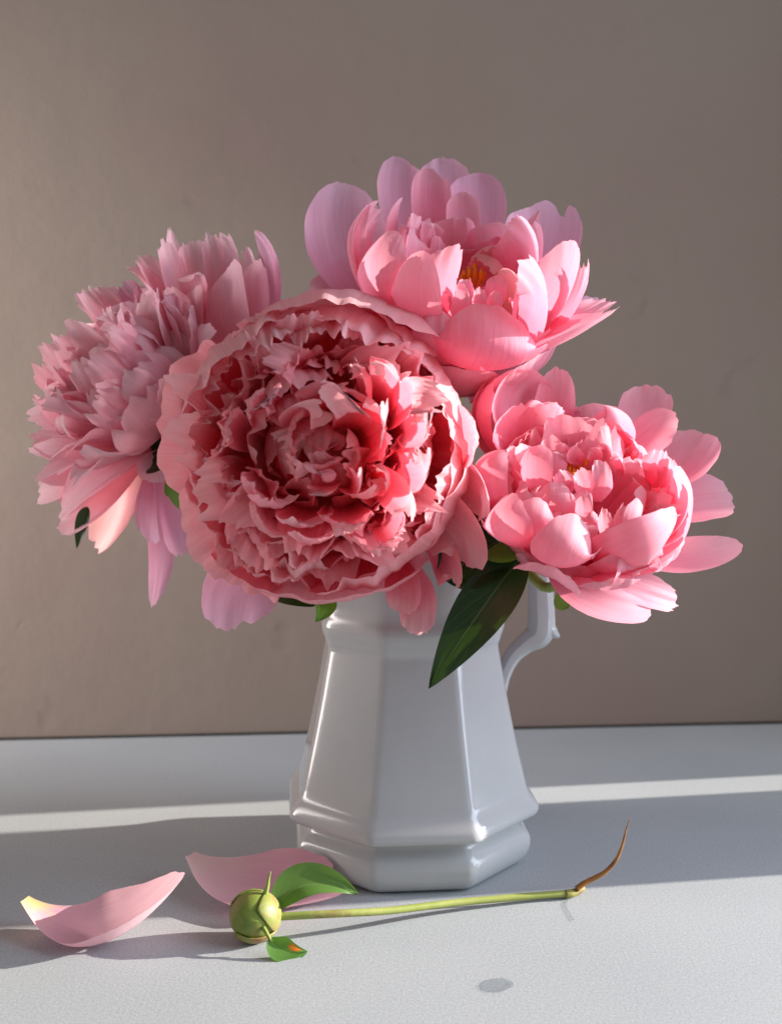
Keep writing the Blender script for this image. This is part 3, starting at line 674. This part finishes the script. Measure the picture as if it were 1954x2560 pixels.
# ================================================================== centre peony
def build_centre():
    rng = random.Random(5)
    A = (-0.01, -1.0, 0.05); C = C2P(2, 862, 903, 0.668)
    fl = empty('peony', C, 'largest peony, full ruffled dusty rose globe in front of the others', 'flower', GRP)
    rows = [
        # drooping guard petals
        (620, 1350, .645, 400, 1570, .632, 330, 1835, .625, 400, 'cru', dict(cup=30, rag=.015, ruf=.03, mat=M_LILAC, notch=.06, nu=-.3)),
        (1180, 1430, .63, 1230, 1600, .612, 1235, 1750, .61, 190, 'c', dict(cup=30, rag=.02, ruf=.03)),
        (1280, 1480, .635, 1310, 1680, .615, 1300, 1858, .61, 200, 'c', dict(cup=30, rag=.03, ruf=.03)),
        (1350, 1380, .63, 1480, 1500, .605, 1500, 1590, .60, 220, 'cl', dict(cup=30, rag=.04, ruf=.05)),
        (1120, 1150, .645, 1470, 1270, .604, 1570, 1500, .600, 340, 'cl', dict(cup=35, rag=.015, ruf=.04)),
        (1180, 1000, .645, 1540, 1080, .604, 1618, 1240, .592, 330, 'cl', dict(cup=40, rag=.015, ruf=.04)),
        (1180, 880, .645, 1540, 830, .600, 1605, 780, .582, 330, 'lc', dict(cup=40, rag=.015, ruf=.04)),
    ]
    table_petals(fl, 2, rows, M_CENTRE)
    Cm = C
    O = C2P(2, 838, 885, .610)
    shells(fl, M_CENTRE, O, (-.03, -1, .06), .0772, [
        (178, 46, .915, 115, dict(spiral=.03, ruf=.012)),
        (137, 33, .945, 119, dict(spiral=-.03, ruf=.022, rag=.02)),
        (94, 44, 1.04, 121, dict(spiral=.03, ruf=.022)),
        (48, 36, .98, 124, dict(spiral=-.03, ruf=.03, rag=.02)),
        (8, 33, 1.03, 95, dict(spiral=.05, ruf=.03, lip=.2)),
        (-38, 30, 1.01, 104, dict(spiral=-.04, ruf=.035, rag=.025, lip=.2)),
        (-84, 46, 1.03, 110, dict(spiral=.02, ruf=.018)),
        (-138, 42, .935, 117, dict(spiral=-.04, ruf=.022)),
        (-60, 26, .94, 112, dict(ruf=.04, rag=.03)), (25, 26, .92, 116, dict(ruf=.05, rag=.04)),
        (165, 30, .90, 116, dict(ruf=.04, rag=.04)), (112, 32, .95, 127, dict(ruf=.03, rag=.03)), (70, 30, .90, 128, dict(ruf=.05, rag=.04)),
        (-22, 30, .92, 112, dict(ruf=.04, rag=.04)), (-112, 32, .93, 118, dict(ruf=.04, rag=.03)), (-162, 28, .90, 122, dict(ruf=.04, rag=.04)),
        (88, 24, .86, 132, dict(ruf=.06, rag=.05)), (0, 22, .86, 118, dict(ruf=.06, rag=.05)), (-80, 24, .86, 124, dict(ruf=.05, rag=.04)),
    ], rng)
    rings(fl, M_CENTRE, Cm, A, [
        (12, .045, .040, .055, .096, .034, .8, dict(cup=40, rag=.03, ruf=.11, bulge=.05, freq=2.2, nuv=(36, 13))),
        (12, .040, .044, .049, .100, .033, .8, dict(cup=42, rag=.035, ruf=.12, bulge=.05, freq=2.2, nuv=(36, 13))),
        (12, .034, .046, .045, .103, .031, .9, dict(cup=45, rag=.03, ruf=.12, bulge=.05, freq=2.2, nuv=(36, 13))),
        (10, .026, .048, .036, .106, .029, .9, dict(cup=50, rag=.03, ruf=.12, bulge=.05, freq=2.2, nuv=(36, 13))),
        (8, .026, .070, .019, .109, .027, .8, dict(cup=55, rag=.03, ruf=.12, bulge=.16, freq=2.2, nuv=(36, 13), fa=.1)),
        (6, .016, .074, .007, .113, .024, .8, dict(cup=60, rag=.03, ruf=.10, bulge=.22, freq=2.2, nuv=(36, 13), fa=.1)),
        (4, .006, .076, .000, .112, .016, .8, dict(cup=60, rag=.03, ruf=.10, bulge=.25, freq=2.2, nuv=(36, 13), fa=.1)),
        (16, .050, .036, .066, .090, .032, .8, dict(cup=38, rag=.03, ruf=.11, bulge=.04, freq=2.2, nuv=(36, 13), only=(-5, 75))),
        (26, .036, .056, .050, .098, .019, 1.0, dict(cup=50, rag=.035, ruf=.14, bulge=.08, nuv=(30, 11))),
    ], rng)
    crow = [   # the knot of petals in the middle
        (880, 880, .63, 740, 700, .578, 760, 630, .568, 260, 'cd', dict(cup=50, rag=.03, ruf=.05, curl=.12)),
        (900, 880, .63, 970, 700, .570, 965, 625, .560, 175, 'cd', dict(cup=70, rag=.01, ruf=.02, curl=.22, rnd=.45)),
        (900, 880, .63, 1100, 780, .572, 1190, 690, .558, 260, 'cl', dict(cup=55, rag=.05, ruf=.06, curl=.14)),
        (900, 900, .63, 1080, 850, .580, 1220, 850, .562, 190, 'cl', dict(cup=50, rag=.06, ruf=.06, curl=.1)),
        (860, 900, .63, 660, 800, .580, 630, 760, .566, 230, 'cr', dict(cup=50, rag=.05, ruf=.06, curl=.12)),
        (860, 920, .63, 660, 930, .580, 625, 900, .566, 240, 'cr', dict(cup=55, rag=.04, ruf=.05, curl=.12)),
        (870, 940, .63, 770, 990, .575, 760, 985, .562, 260, 'cu', dict(cup=50, rag=.05, ruf=.05, curl=.1)),
        (880, 900, .63, 820, 880, .585, 830, 900, .570, 170, 'cu', dict(cup=60, rag=.03, ruf=.05)),
        (890, 890, .63, 860, 800, .588, 880, 790, .572, 140, 'cd', dict(cup=60, rag=.05, ruf=.05, curl=.2)),
        (910, 920, .63, 1000, 900, .58, 1010, 930, .568, 220, 'cl', dict(cup=55, rag=.02, ruf=.04, curl=.1)),
        (900, 960, .62, 980, 1060, .565, 1010, 990, .555, 150, 'c', dict(cup=40, rag=.02, ruf=.03, rnd=.5)),
        (900, 960, .62, 860, 1050, .565, 880, 1045, .555, 70, 'c', dict(cup=60, rag=.02, curl=.2)),
        (880, 980, .62, 820, 1100, .57, 790, 1130, .560, 140, 'cu', dict(cup=50, rag=.06, ruf=.06)),
        (920, 960, .62, 1130, 1050, .57, 1170, 940, .558, 150, 'cl', dict(cup=50, rag=.06, ruf=.05, curl=.1)),
        (940, 980, .62, 1200, 1100, .568, 1300, 1210, .558, 190, 'cl', dict(cup=50, rag=.05, ruf=.05, curl=.1)),
        (900, 980, .62, 1030, 1120, .572, 1130, 1140, .56, 200, 'cu', dict(cup=50, rag=.06, ruf=.06, curl=.1)),
        (820, 760, .64, 680, 520, .600, 620, 450, .592, 210, 'cr', dict(cup=50, rag=.02, ruf=.05, curl=.16)),
        (860, 780, .63, 820, 560, .575, 780, 530, .565, 260, 'cd', dict(cup=45, rag=.04, ruf=.06, curl=.14)),
        (880, 800, .63, 930, 600, .572, 960, 570, .560, 230, 'cd', dict(cup=45, rag=.03, ruf=.05, curl=.14)),
        (1050, 780, .63, 1060, 560, .58, 1060, 460, .570, 170, 'cl', dict(cup=50, rag=.06, ruf=.06, curl=.1)),
        (1080, 780, .63, 1170, 500, .57, 1140, 390, .560, 190, 'ld', dict(cup=50, rag=.03, ruf=.05, curl=.12)),
        (1100, 800, .63, 1260, 650, .57, 1330, 620, .560, 190, 'l', dict(cup=50, rag=.06, ruf=.06, curl=.12)),
        (1100, 860, .63, 1330, 780, .57, 1390, 740, .560, 210, 'l', dict(cup=50, rag=.06, ruf=.06, curl=.1)),
        (1080, 950, .63, 1300, 1000, .57, 1380, 950, .56, 210, 'l', dict(cup=50, rag=.06, ruf=.06, curl=.1)),
        (560, 900, .63, 330, 780, .585, 330, 720, .572, 180, 'cr', dict(cup=40, rag=.06, ruf=.06, curl=.1)),
        (600, 850, .63, 440, 680, .585, 420, 620, .57, 170, 'cr', dict(cup=50, rag=.07, ruf=.08, curl=.1)),
        (620, 840, .63, 530, 650, .58, 520, 590, .568, 150, 'cr', dict(cup=50, rag=.07, ruf=.08, curl=.1)),
        (600, 1050, .62, 440, 1120, .575, 480, 1160, .562, 200, 'ur', dict(cup=50, rag=.03, ruf=.05, curl=.1)),
        (700, 1080, .62, 560, 1180, .575, 590, 1200, .56, 240, 'u', dict(cup=50, rag=.06, ruf=.06, curl=.08)),
        (820, 1120, .62, 720, 1280, .572, 740, 1300, .558, 260, 'u', dict(cup=50, rag=.07, ruf=.06, curl=.08)),
        (900, 1120, .62, 930, 1280, .570, 940, 1290, .556, 260, 'u', dict(cup=50, rag=.05, ruf=.06, curl=.08)),
        (840, 1200, .62, 760, 1370, .57, 790, 1365, .556, 230, 'u', dict(cup=50, rag=.04, ruf=.05, curl=.1)),
        (960, 1200, .62, 1080, 1400, .57, 1100, 1400, .556, 240, 'u', dict(cup=50, rag=.07, ruf=.06, curl=.1)),
        (1040, 1150, .62, 1190, 1320, .57, 1190, 1330, .556, 180, 'ul', dict(cup=50, rag=.05, ruf=.06, curl=.06)),
        (640, 1180, .62, 490, 1290, .575, 520, 1310, .56, 230, 'ur', dict(cup=50, rag=.05, ruf=.05, curl=.1)),
    ]
    crow = [(*r[:2], r[2] - .012, *r[3:5], r[5] - .017, *r[6:8], r[8] - .019, r[9] * 1.12, *r[10:]) for r in crow]
    table_petals(fl, 2, crow, M_CENTRE)
    An = V(A).normalized()
    tube_part('stem', [C - An * .008, C - An * .014 + V((.01, 0, -.03)), RIM(-.01, -.03), JIN + V((-.02, 0, 0))], .0032, .003, M_STEM, fl)
    leaf(fl, M_LEAF, C2P(5, 10, 215, .650), C2P(5, 130, 245, .64), C2P(5, 235, 300, .637), .018, 'cu', cup=20)
    leaf(fl, M_LEAFL, C2P(5, 150, 265, .645), C2P(5, 250, 290, .634), C2P(5, 240, 385, .63), .020, 'cr', cup=35, fold=.3)
    leaf(fl, M_LEAFL, C2P(2, 20, 1020, .66), C2P(2, 70, 1130, .655), C2P(2, 168, 1250, .65), .015, 'cl', ruf=.06)
    leaf(fl, M_LEAF, C2P(2, 0, 790, .668), C2P(2, 20, 890, .665), C2P(2, 50, 985, .66), .018, 'cl')
    return fl
build_centre()

# ================================================================== left peony
def build_left():
    rng = random.Random(31)
    A = (-0.60, -0.50, 0.62); C = C2P(1, 800, 1150, 0.702)
    fl = empty('peony', C, 'shaded mauve pink peony turned aside, ragged petals, lower ones hanging down', 'flower', GRP)
    rows = [
        (860, 1160, .70, 610, 1175, .672, 392, 1240, .675, 200, 'ub', dict(cup=40, rnd=.5, drop=.4)),
        (720, 1290, .70, 330, 1330, .685, 35, 1292, .70, 190, 'ub', dict(cup=40, rnd=.5, drop=.4)),
        (760, 1250, .70, 440, 1410, .678, 195, 1640, .68, 240, 'cul', dict(cup=35, rnd=.5, drop=.4)),
        (740, 1270, .71, 380, 1480, .70, 200, 1650, .70, 200, 'cul', dict(cup=35, rnd=.5)),
        (700, 1280, .715, 300, 1440, .715, 80, 1540, .72, 200, 'uc', dict(cup=35)),
        (700, 1300, .72, 400, 1600, .72, 190, 1715, .72, 150, 'uc', dict(cup=35)),
        (700, 1280, .715, 300, 1400, .71, 120, 1390, .71, 200, 'uc', dict(cup=35)),
        (670, 1360, .715, 560, 1600, .735, 395, 1822, .742, 260, 'cu', dict(cup=45, mat=M_PEACH, rag=.02)),
        (760, 1240, .69, 740, 1350, .685, 760, 1460, .685, 230, 'c', dict(cup=30)),
        (720, 1390, .70, 800, 1620, .712, 868, 1868, .716, 220, 'cr', dict(cup=45, mat=M_LILAC, rag=.012)),
        (695, 1430, .705, 740, 1800, .722, 705, 2152, .728, 150, 'cr', dict(cup=40, mat=M_LILAC, rag=.012, drop=.5, vm=.45)),
        (690, 1390, .705, 700, 1600, .70, 720, 1800, .70, 120, 'cl', dict(cup=40, mat=M_LILAC)),
        # upper right smooth petals
        (1160, 860, .70, 1140, 560, .682, 1110, 303, .69, 310, 'cl', dict(cup=35, rag=.02, ruf=.02, rnd=.4)),
        (1250, 860, .70, 1380, 400, .695, 1270, 82, .70, 130, 'cl', dict(cup=50, rag=.01, rnd=.5, drop=.5, mat=M_LILAC)),
        (1250, 860, .69, 1300, 550, .685, 1270, 250, .69, 170, 'cl', dict(cup=40, rag=.02)),
        (1180, 800, .71, 1260, 450, .705, 1215, 180, .71, 110, 'cl', dict(cup=50, rag=.06)),
        (1150, 750, .715, 1170, 350, .715, 1090, 112, .72, 130, 'cl', dict(cup=50, rag=.05)),
        (1080, 750, .715, 1060, 350, .715, 1025, 112, .72, 120, 'c', dict(cup=50, rag=.06)),
        (1000, 750, .72, 960, 350, .72, 930, 140, .725, 180, 'c', dict(cup=50, rag=.06)),
        (960, 750, .72, 850, 350, .725, 800, 78, .73, 90, 'cr', dict(cup=50, rag=.05, drop=.5)),
        (940, 750, .71, 830, 400, .712, 770, 145, .715, 130, 'cr', dict(cup=50, rag=.05)),
        (900, 700, .71, 740, 380, .712, 630, 235, .715, 120, 'cr', dict(cup=50, rag=.08, ruf=.08)),
        (880, 700, .71, 720, 400, .71, 590, 285, .715, 90, 'cr', dict(cup=50, rag=.08, ruf=.08)),
        (950, 700, .70, 980, 400, .695, 930, 275, .69, 150, 'cl', dict(cup=60, rag=.03, curl=.12)),
        (960, 800, .70, 960, 560, .69, 955, 385, .69, 110, 'cl', dict(cup=45, rag=.03)),
        (880, 760, .69, 800, 540, .69, 820, 425, .685, 90, 'cr', dict(cup=50, rag=.02, mat=M_LILAC)),
        # left clumps
        (760, 850, .71, 460, 560, .715, 330, 410, .72, 170, 'cu', dict(cup=45, rag=.06, ruf=.10)),
        (760, 850, .715, 540, 540, .72, 420, 400, .725, 150, 'cu', dict(cup=45, rag=.06, ruf=.10)),
        (780, 800, .715, 640, 520, .72, 540, 380, .725, 140, 'cu', dict(cup=45, rag=.06, ruf=.10, mat=M_LILAC)),
        (800, 760, .715, 700, 520, .72, 650, 380, .725, 130, 'cu', dict(cup=45, rag=.06, ruf=.10, mat=M_LILAC)),
        (760, 900, .70, 560, 640, .695, 475, 508, .695, 210, 'bu', dict(cup=45, rag=.03, ruf=.05)),
        (820, 900, .695, 660, 740, .688, 560, 600, .69, 260, 'bu', dict(cup=45, rag=.04, ruf=.05)),
        (920, 960, .695, 790, 820, .676, 720, 668, .680, 300, 'bu', dict(cup=45, rag=.05, ruf=.06)),
        (950, 950, .695, 900, 780, .678, 870, 640, .682, 240, 'bu', dict(cup=45, rag=.04, ruf=.04)),
        (900, 1080, .69, 740, 970, .668, 620, 850, .672, 380, 'bu', dict(cup=40, rag=.05, ruf=.06)),
        (860, 1120, .69, 640, 1060, .672, 520, 1010, .675, 190, 'bu', dict(cup=40, rag=.05, ruf=.05)),
        (760, 1130, .695, 520, 1130, .678, 350, 1085, .682, 170, 'bu', dict(cup=40, rag=.05, ruf=.05)),
        (760, 950, .71, 450, 760, .712, 285, 660, .715, 160, 'cu', dict(cup=45, rag=.07, ruf=.10)),
        (760, 980, .71, 430, 830, .712, 268, 800, .715, 150, 'cu', dict(cup=45, rag=.07, ruf=.10)),
        (740, 1000, .705, 430, 900, .705, 240, 845, .71, 140, 'cu', dict(cup=45, rag=.07, ruf=.10)),
        (720, 1050, .71, 350, 960, .71, 120, 905, .715, 150, 'cu', dict(cup=45, rag=.07, ruf=.08)),
        (720, 1080, .71, 350, 1020, .71, 135, 1030, .715, 160, 'cu', dict(cup=45, rag=.06, ruf=.06)),
        (720, 1100, .70, 350, 1060, .695, 170, 1050, .70, 150, 'bu', dict(cup=45, rag=.05, ruf=.05)),
        (720, 1150, .705, 350, 1170, .70, 85, 1145, .705, 150, 'bu', dict(cup=40, rag=.05, ruf=.05, drop=.5)),
        (720, 1200, .70, 400, 1230, .685, 180, 1180, .69, 180, 'bu', dict(cup=40, rag=.03, ruf=.04)),
        (740, 1100, .69, 540, 1000, .678, 385, 985, .68, 170, 'bu', dict(cup=40, rag=.08, ruf=.06)),
        (700, 1050, .69, 560, 980, .682, 525, 915, .682, 60, 'c', dict(cup=50, rag=.04)),
    ]
    table_petals(fl, 1, rows, M_LEFT)
    rings(fl, M_LEFT, C, A, [
        (16, .010, .014, .022, .070, .022, 1.0, dict(cup=45, rag=.06, ruf=.12, bulge=.10, nuv=(18, 11))),
        (20, .012, .012, .036, .070, .023, 1.0, dict(cup=45, rag=.06, ruf=.12, bulge=.12, nuv=(18, 11))),
        (22, .012, .008, .050, .062, .024, .9, dict(cup=45, rag=.06, ruf=.10, bulge=.15, nuv=(18, 11))),
        (16, .012, .004, .058, .048, .028, .7, dict(cup=45, rag=.05, ruf=.07, bulge=.18, nuv=(18, 11))),
    ], rng)
    tube_part('stem', [C + V((.002, 0, -.002)), C + V((.03, .0, -.02)), RIM(-.035, 0), JIN + V((-.01, .02, 0))], .0030, .0028, M_STEM, fl)
    leaf(fl, M_LEAF, C2P(1, 860, 1180, .69), C2P(1, 750, 1290, .685), C2P(1, 640, 1400, .69), .034, 'cu', cup=20)
    leaf(fl, M_LEAF, C2P(1, 350, 1600, .715), C2P(1, 320, 1690, .715), C2P(1, 290, 1830, .72), .008, 'c', cup=30)
    leaf(fl, M_LEAFL, C2P(1, 800, 1400, .68), C2P(1, 845, 1460, .675), C2P(1, 880, 1500, .67), .022, 'cl', name='sepal')
    return fl
build_left()

# ================================================================== things on the table
def build_bud():
    c = C2Z(6, 1068, 420, 0.0128); r = 0.0127
    bud = empty('cut_bud', V((c.x, c.y, 0)), 'green peony bud lying on its cut stem with two small leaves', 'flower bud')
    ax = V((-.55, -.62, .28)).normalized()       # the bud's nose, away from the stem
    ax, e1, e2 = axis_frame(ax)
    mb, nt, pb, tc = noisy_mat('bud_green', [(0.30, (0.10, 0.17, 0.02)), (0.50, (0.19, 0.25, 0.045)), (0.62, (0.27, 0.24, 0.07)), (0.74, (0.24, 0.07, 0.03))], 85, 0.42, 0.06, 0.001, 0.4, 4, sss=0.2)
    ms, nt, pb, tc = noisy_mat('bud_sepal', [(0.28, (0.13, 0.20, 0.03)), (0.48, (0.23, 0.26, 0.06)), (0.60, (0.30, 0.20, 0.07)), (0.72, (0.24, 0.06, 0.03))], 60, 0.45, 0.06, 0.001, 0.4, 4, sss=0.2)
    def globe(name, rr, lim, ph, wid, mat, par):
        vs, fs, uv = [], [], []; nu, nv = 20, 16
        for j in range(nv + 1):
            v = j / nv; th = lim * v
            for i in range(nu + 1):
                u = -1 + 2 * i / nu
                hwid = wid * math.sin(math.pi * min(1, (0.18 + 0.82 * v)) ** .9) ** .7 if wid < 3 else math.pi
                a = ph + u * hwid
                k = rr * (1 + .012 * noise.noise(V((u * 3, v * 4, ph))))
                if wid < 3: k *= 1 - 0.02 * abs(u) ** 4
                d = -ax * math.cos(th) * 1.06 + (e1 * math.cos(a) + e2 * math.sin(a)) * math.sin(th)
                vs.append(c + d * k); uv.append(((u + 1) / 2, v))
        for j in range(nv):
            for i in range(nu):
                a = j * (nu + 1) + i; fs.append((a, a + 1, a + nu + 2, a + nu + 1))
        return mesh_obj(name, vs, fs, mat, par, uv)
    globe('bud', r * .975, math.pi, 0, 9, mb, bud)
    for k, (ph, lim, wd_) in enumerate(((0.5, 2.35, 1.15), (2.6, 2.2, 1.05), (4.6, 2.45, 1.1))):
        s = globe('sepal', r * (1.0 + .012 * k), lim, ph, wd_, ms, bud)
        sd = s.modifiers.new('thickness', 'SOLIDIFY'); sd.thickness = 0.0006
    # stem
    node = C2Z(7, 795, 462, 0.0028)
    s0 = c - ax * r * .2
    s0 = C2P(6, 1150, 425, c.y + .002)
    pts = [s0, C2Z(6, 1400, 412, .0115), C2Z(6, 1640, 398, .0085), C2Z(7, 300, 503, .0055), C2Z(7, 600, 476, .0035), node]
    st = tube_part('stem', pts, .0020, .0019, M_BSTEM, bud, 40, 12)
    kn = tube_part('stem_node', [C2Z(7, 765, 467, .0026), C2Z(7, 790, 463, .0028), C2Z(7, 815, 455, .0028), C2Z(7, 838, 440, .0034)], .0024, .0019, M_BNODE, bud, 12, 12)
    yd = node.y
    tip = [C2P(7, 812, 445, yd), C2P(7, 850, 418, yd + .001), C2P(7, 930, 375, yd + .002), C2P(7, 980, 320, yd + .002), C2P(7, 1005, 260, yd + .003), C2P(7, 1020, 200, yd + .003), C2P(7, 1038, 143, yd + .003)]
    pth = smooth_path(tip, 40)
    vs, fs = sweep(pth, [.0016 * (1 - i / 39) ** .8 + .00012 for i in range(40)], 8, up=V((.3, .8, .2)))
    mesh_obj('dried_tip', vs, fs, M_BDRY, bud)
    # leaves round the bud
    leaf(bud, M_BRACT2, C2P(6, 1160, 400, c.y + .006), C2P(6, 1290, 290, c.y + .012), C2P(6, 1502, 330, c.y + .016), .0185, (-.1, -.75, .75), cup=30, fold=.5, ruf=.10)
    tube_part('petiole', [C2P(6, 1105, 470, c.y - .011), C2P(6, 1120, 495, c.y - .014), C2P(6, 1140, 530, c.y - .016)], .0012, .0009, M_STEM, bud, 10, 8)
    leaf(bud, M_BRACT, C2P(6, 1130, 512, c.y - .015), C2P(6, 1195, 570, c.y - .018), C2P(6, 1292, 570, c.y - .016), .0125, (.1, -.8, .6), cup=25, fold=.2, ruf=.05)
    tube_part('sepal_tip', [C2P(6, 1112, 330, c.y), C2P(6, 1122, 300, c.y), C2P(6, 1128, 265, c.y), C2P(6, 1136, 234, c.y)], .0015, .0003, M_STEM, bud, 12, 8)
M_BSTEM, _, _, _ = noisy_mat('cut_stem', [(0.25, (0.22, 0.27, 0.05)), (0.58, (0.33, 0.36, 0.10)), (0.74, (0.22, 0.11, 0.05))], 55, 0.42, 0.15)
M_BNODE, _, _, _ = noisy_mat('stem_node_brown', [(0.3, (0.16, 0.09, 0.025)), (0.65, (0.34, 0.33, 0.08))], 160, 0.5, 0.3)
M_BDRY, _, _, _ = noisy_mat('dried_brown', [(0.3, (0.15, 0.05, 0.015)), (0.6, (0.36, 0.16, 0.04)), (0.75, (0.45, 0.32, 0.12))], 120, 0.55, 0.3)
M_BRACT2 = leaf_mat('bract_leaf', (0.06, 0.15, 0.03), (0.15, 0.26, 0.07), (0.26, 0.34, 0.13), trans=0.30, rough=0.4)
build_bud()

def fallen(name, label, mat, B, Mi, T, width, face, **k):
    root = petal(None, mat, B, Mi, T, width, face, name=name, nuv=(32, 30), **k)
    # sit on the table
    lo = min(v.co.z for v in root.data.vertices)
    for v in root.data.vertices: v.co.z += 0.0006 - lo
    return tag(root, label, 'petal')
y1 = C2Z(6, 400, 545, 0).y
fallen('fallen_petal', 'pale pink fallen petal with yellow base, curled like a boat in the sun', M_FALLEN,
       C2P(6, 100, 388, y1 + .014), C2P(6, 420, 545, y1 + .006), C2P(6, 775, 285, y1 + .008), .044, (0.0, -.14, 1), cup=64, rag=.008, ruf=.02, rnd=.42, base=.13, vm=.6, drop=.12)
y2 = C2Z(6, 1050, 335, 0).y
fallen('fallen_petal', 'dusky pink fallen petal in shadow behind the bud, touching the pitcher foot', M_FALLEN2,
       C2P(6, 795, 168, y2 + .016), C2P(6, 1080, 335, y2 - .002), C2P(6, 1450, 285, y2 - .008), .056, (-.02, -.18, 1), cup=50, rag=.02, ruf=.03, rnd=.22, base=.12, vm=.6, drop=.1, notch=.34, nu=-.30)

def drop(name, label, ring, h):
    """flat blob of water: outline in table coordinates, domed"""
    n = len(ring); c = sum(ring, V((0, 0, 0))) / n; vs = []; fs = []
    lv = [(1.0, 0.0), (.97, .35), (.88, .65), (.7, .88), (.4, .98)]
    for s, z in lv:
        for p in ring: q = c + (p - c) * s; vs.append((q.x, q.y, .0004 + h * z))
    vs.append((c.x, c.y, .0004 + h))
    for i in range(len(lv) - 1):
        for j in range(n):
            k = (j + 1) % n; fs.append((i * n + j, i * n + k, (i + 1) * n + k, (i + 1) * n + j))
    for j in range(n): fs.append(((len(lv) - 1) * n + j, (len(lv) - 1) * n + (j + 1) % n, len(lv) * n))
    o = outward(mesh_obj(name, vs, fs, M_WATER)); return tag(o, label, 'water drop')
rg = []
for i in range(28):
    a = -2 * math.pi * i / 28; k = 1 + .10 * noise.noise(V((math.cos(a) * 2, math.sin(a) * 2, 3)))
    rg.append(C2Z(7, 472 + 74 * k * math.cos(a), 855 + 30 * k * math.sin(a) - 5 * math.cos(a)))
drop('water_drop', 'oval drop of water alone on the pale front of the table', rg, .00045)
cl = [(772, 492), (762, 512), (768, 532), (782, 550), (788, 568), (800, 582)]
lp = [C2Z(7, x - 5, y) for x, y in cl]; rp_ = [C2Z(7, x + 6, y) for x, y in cl[::-1]]
def strip_drop():
    n = len(cl); vs = []; fs = []
    for i in range(n):
        a, b = lp[i], rp_[n - 1 - i]
        for t, z in ((0, 0), (.15, .6), (.5, 1), (.85, .6), (1, 0)):
            q = a.lerp(b, t); vs.append((q.x, q.y, .0004 + .0004 * z))
    for i in range(n - 1):
        for j in range(4): fs.append((i * 5 + j, (i + 1) * 5 + j, (i + 1) * 5 + j + 1, i * 5 + j + 1))
    o = outward(mesh_obj('water_trickle', vs, fs, M_WATER)); tag(o, 'thin trickle of water running from the stem node', 'water')
strip_drop()
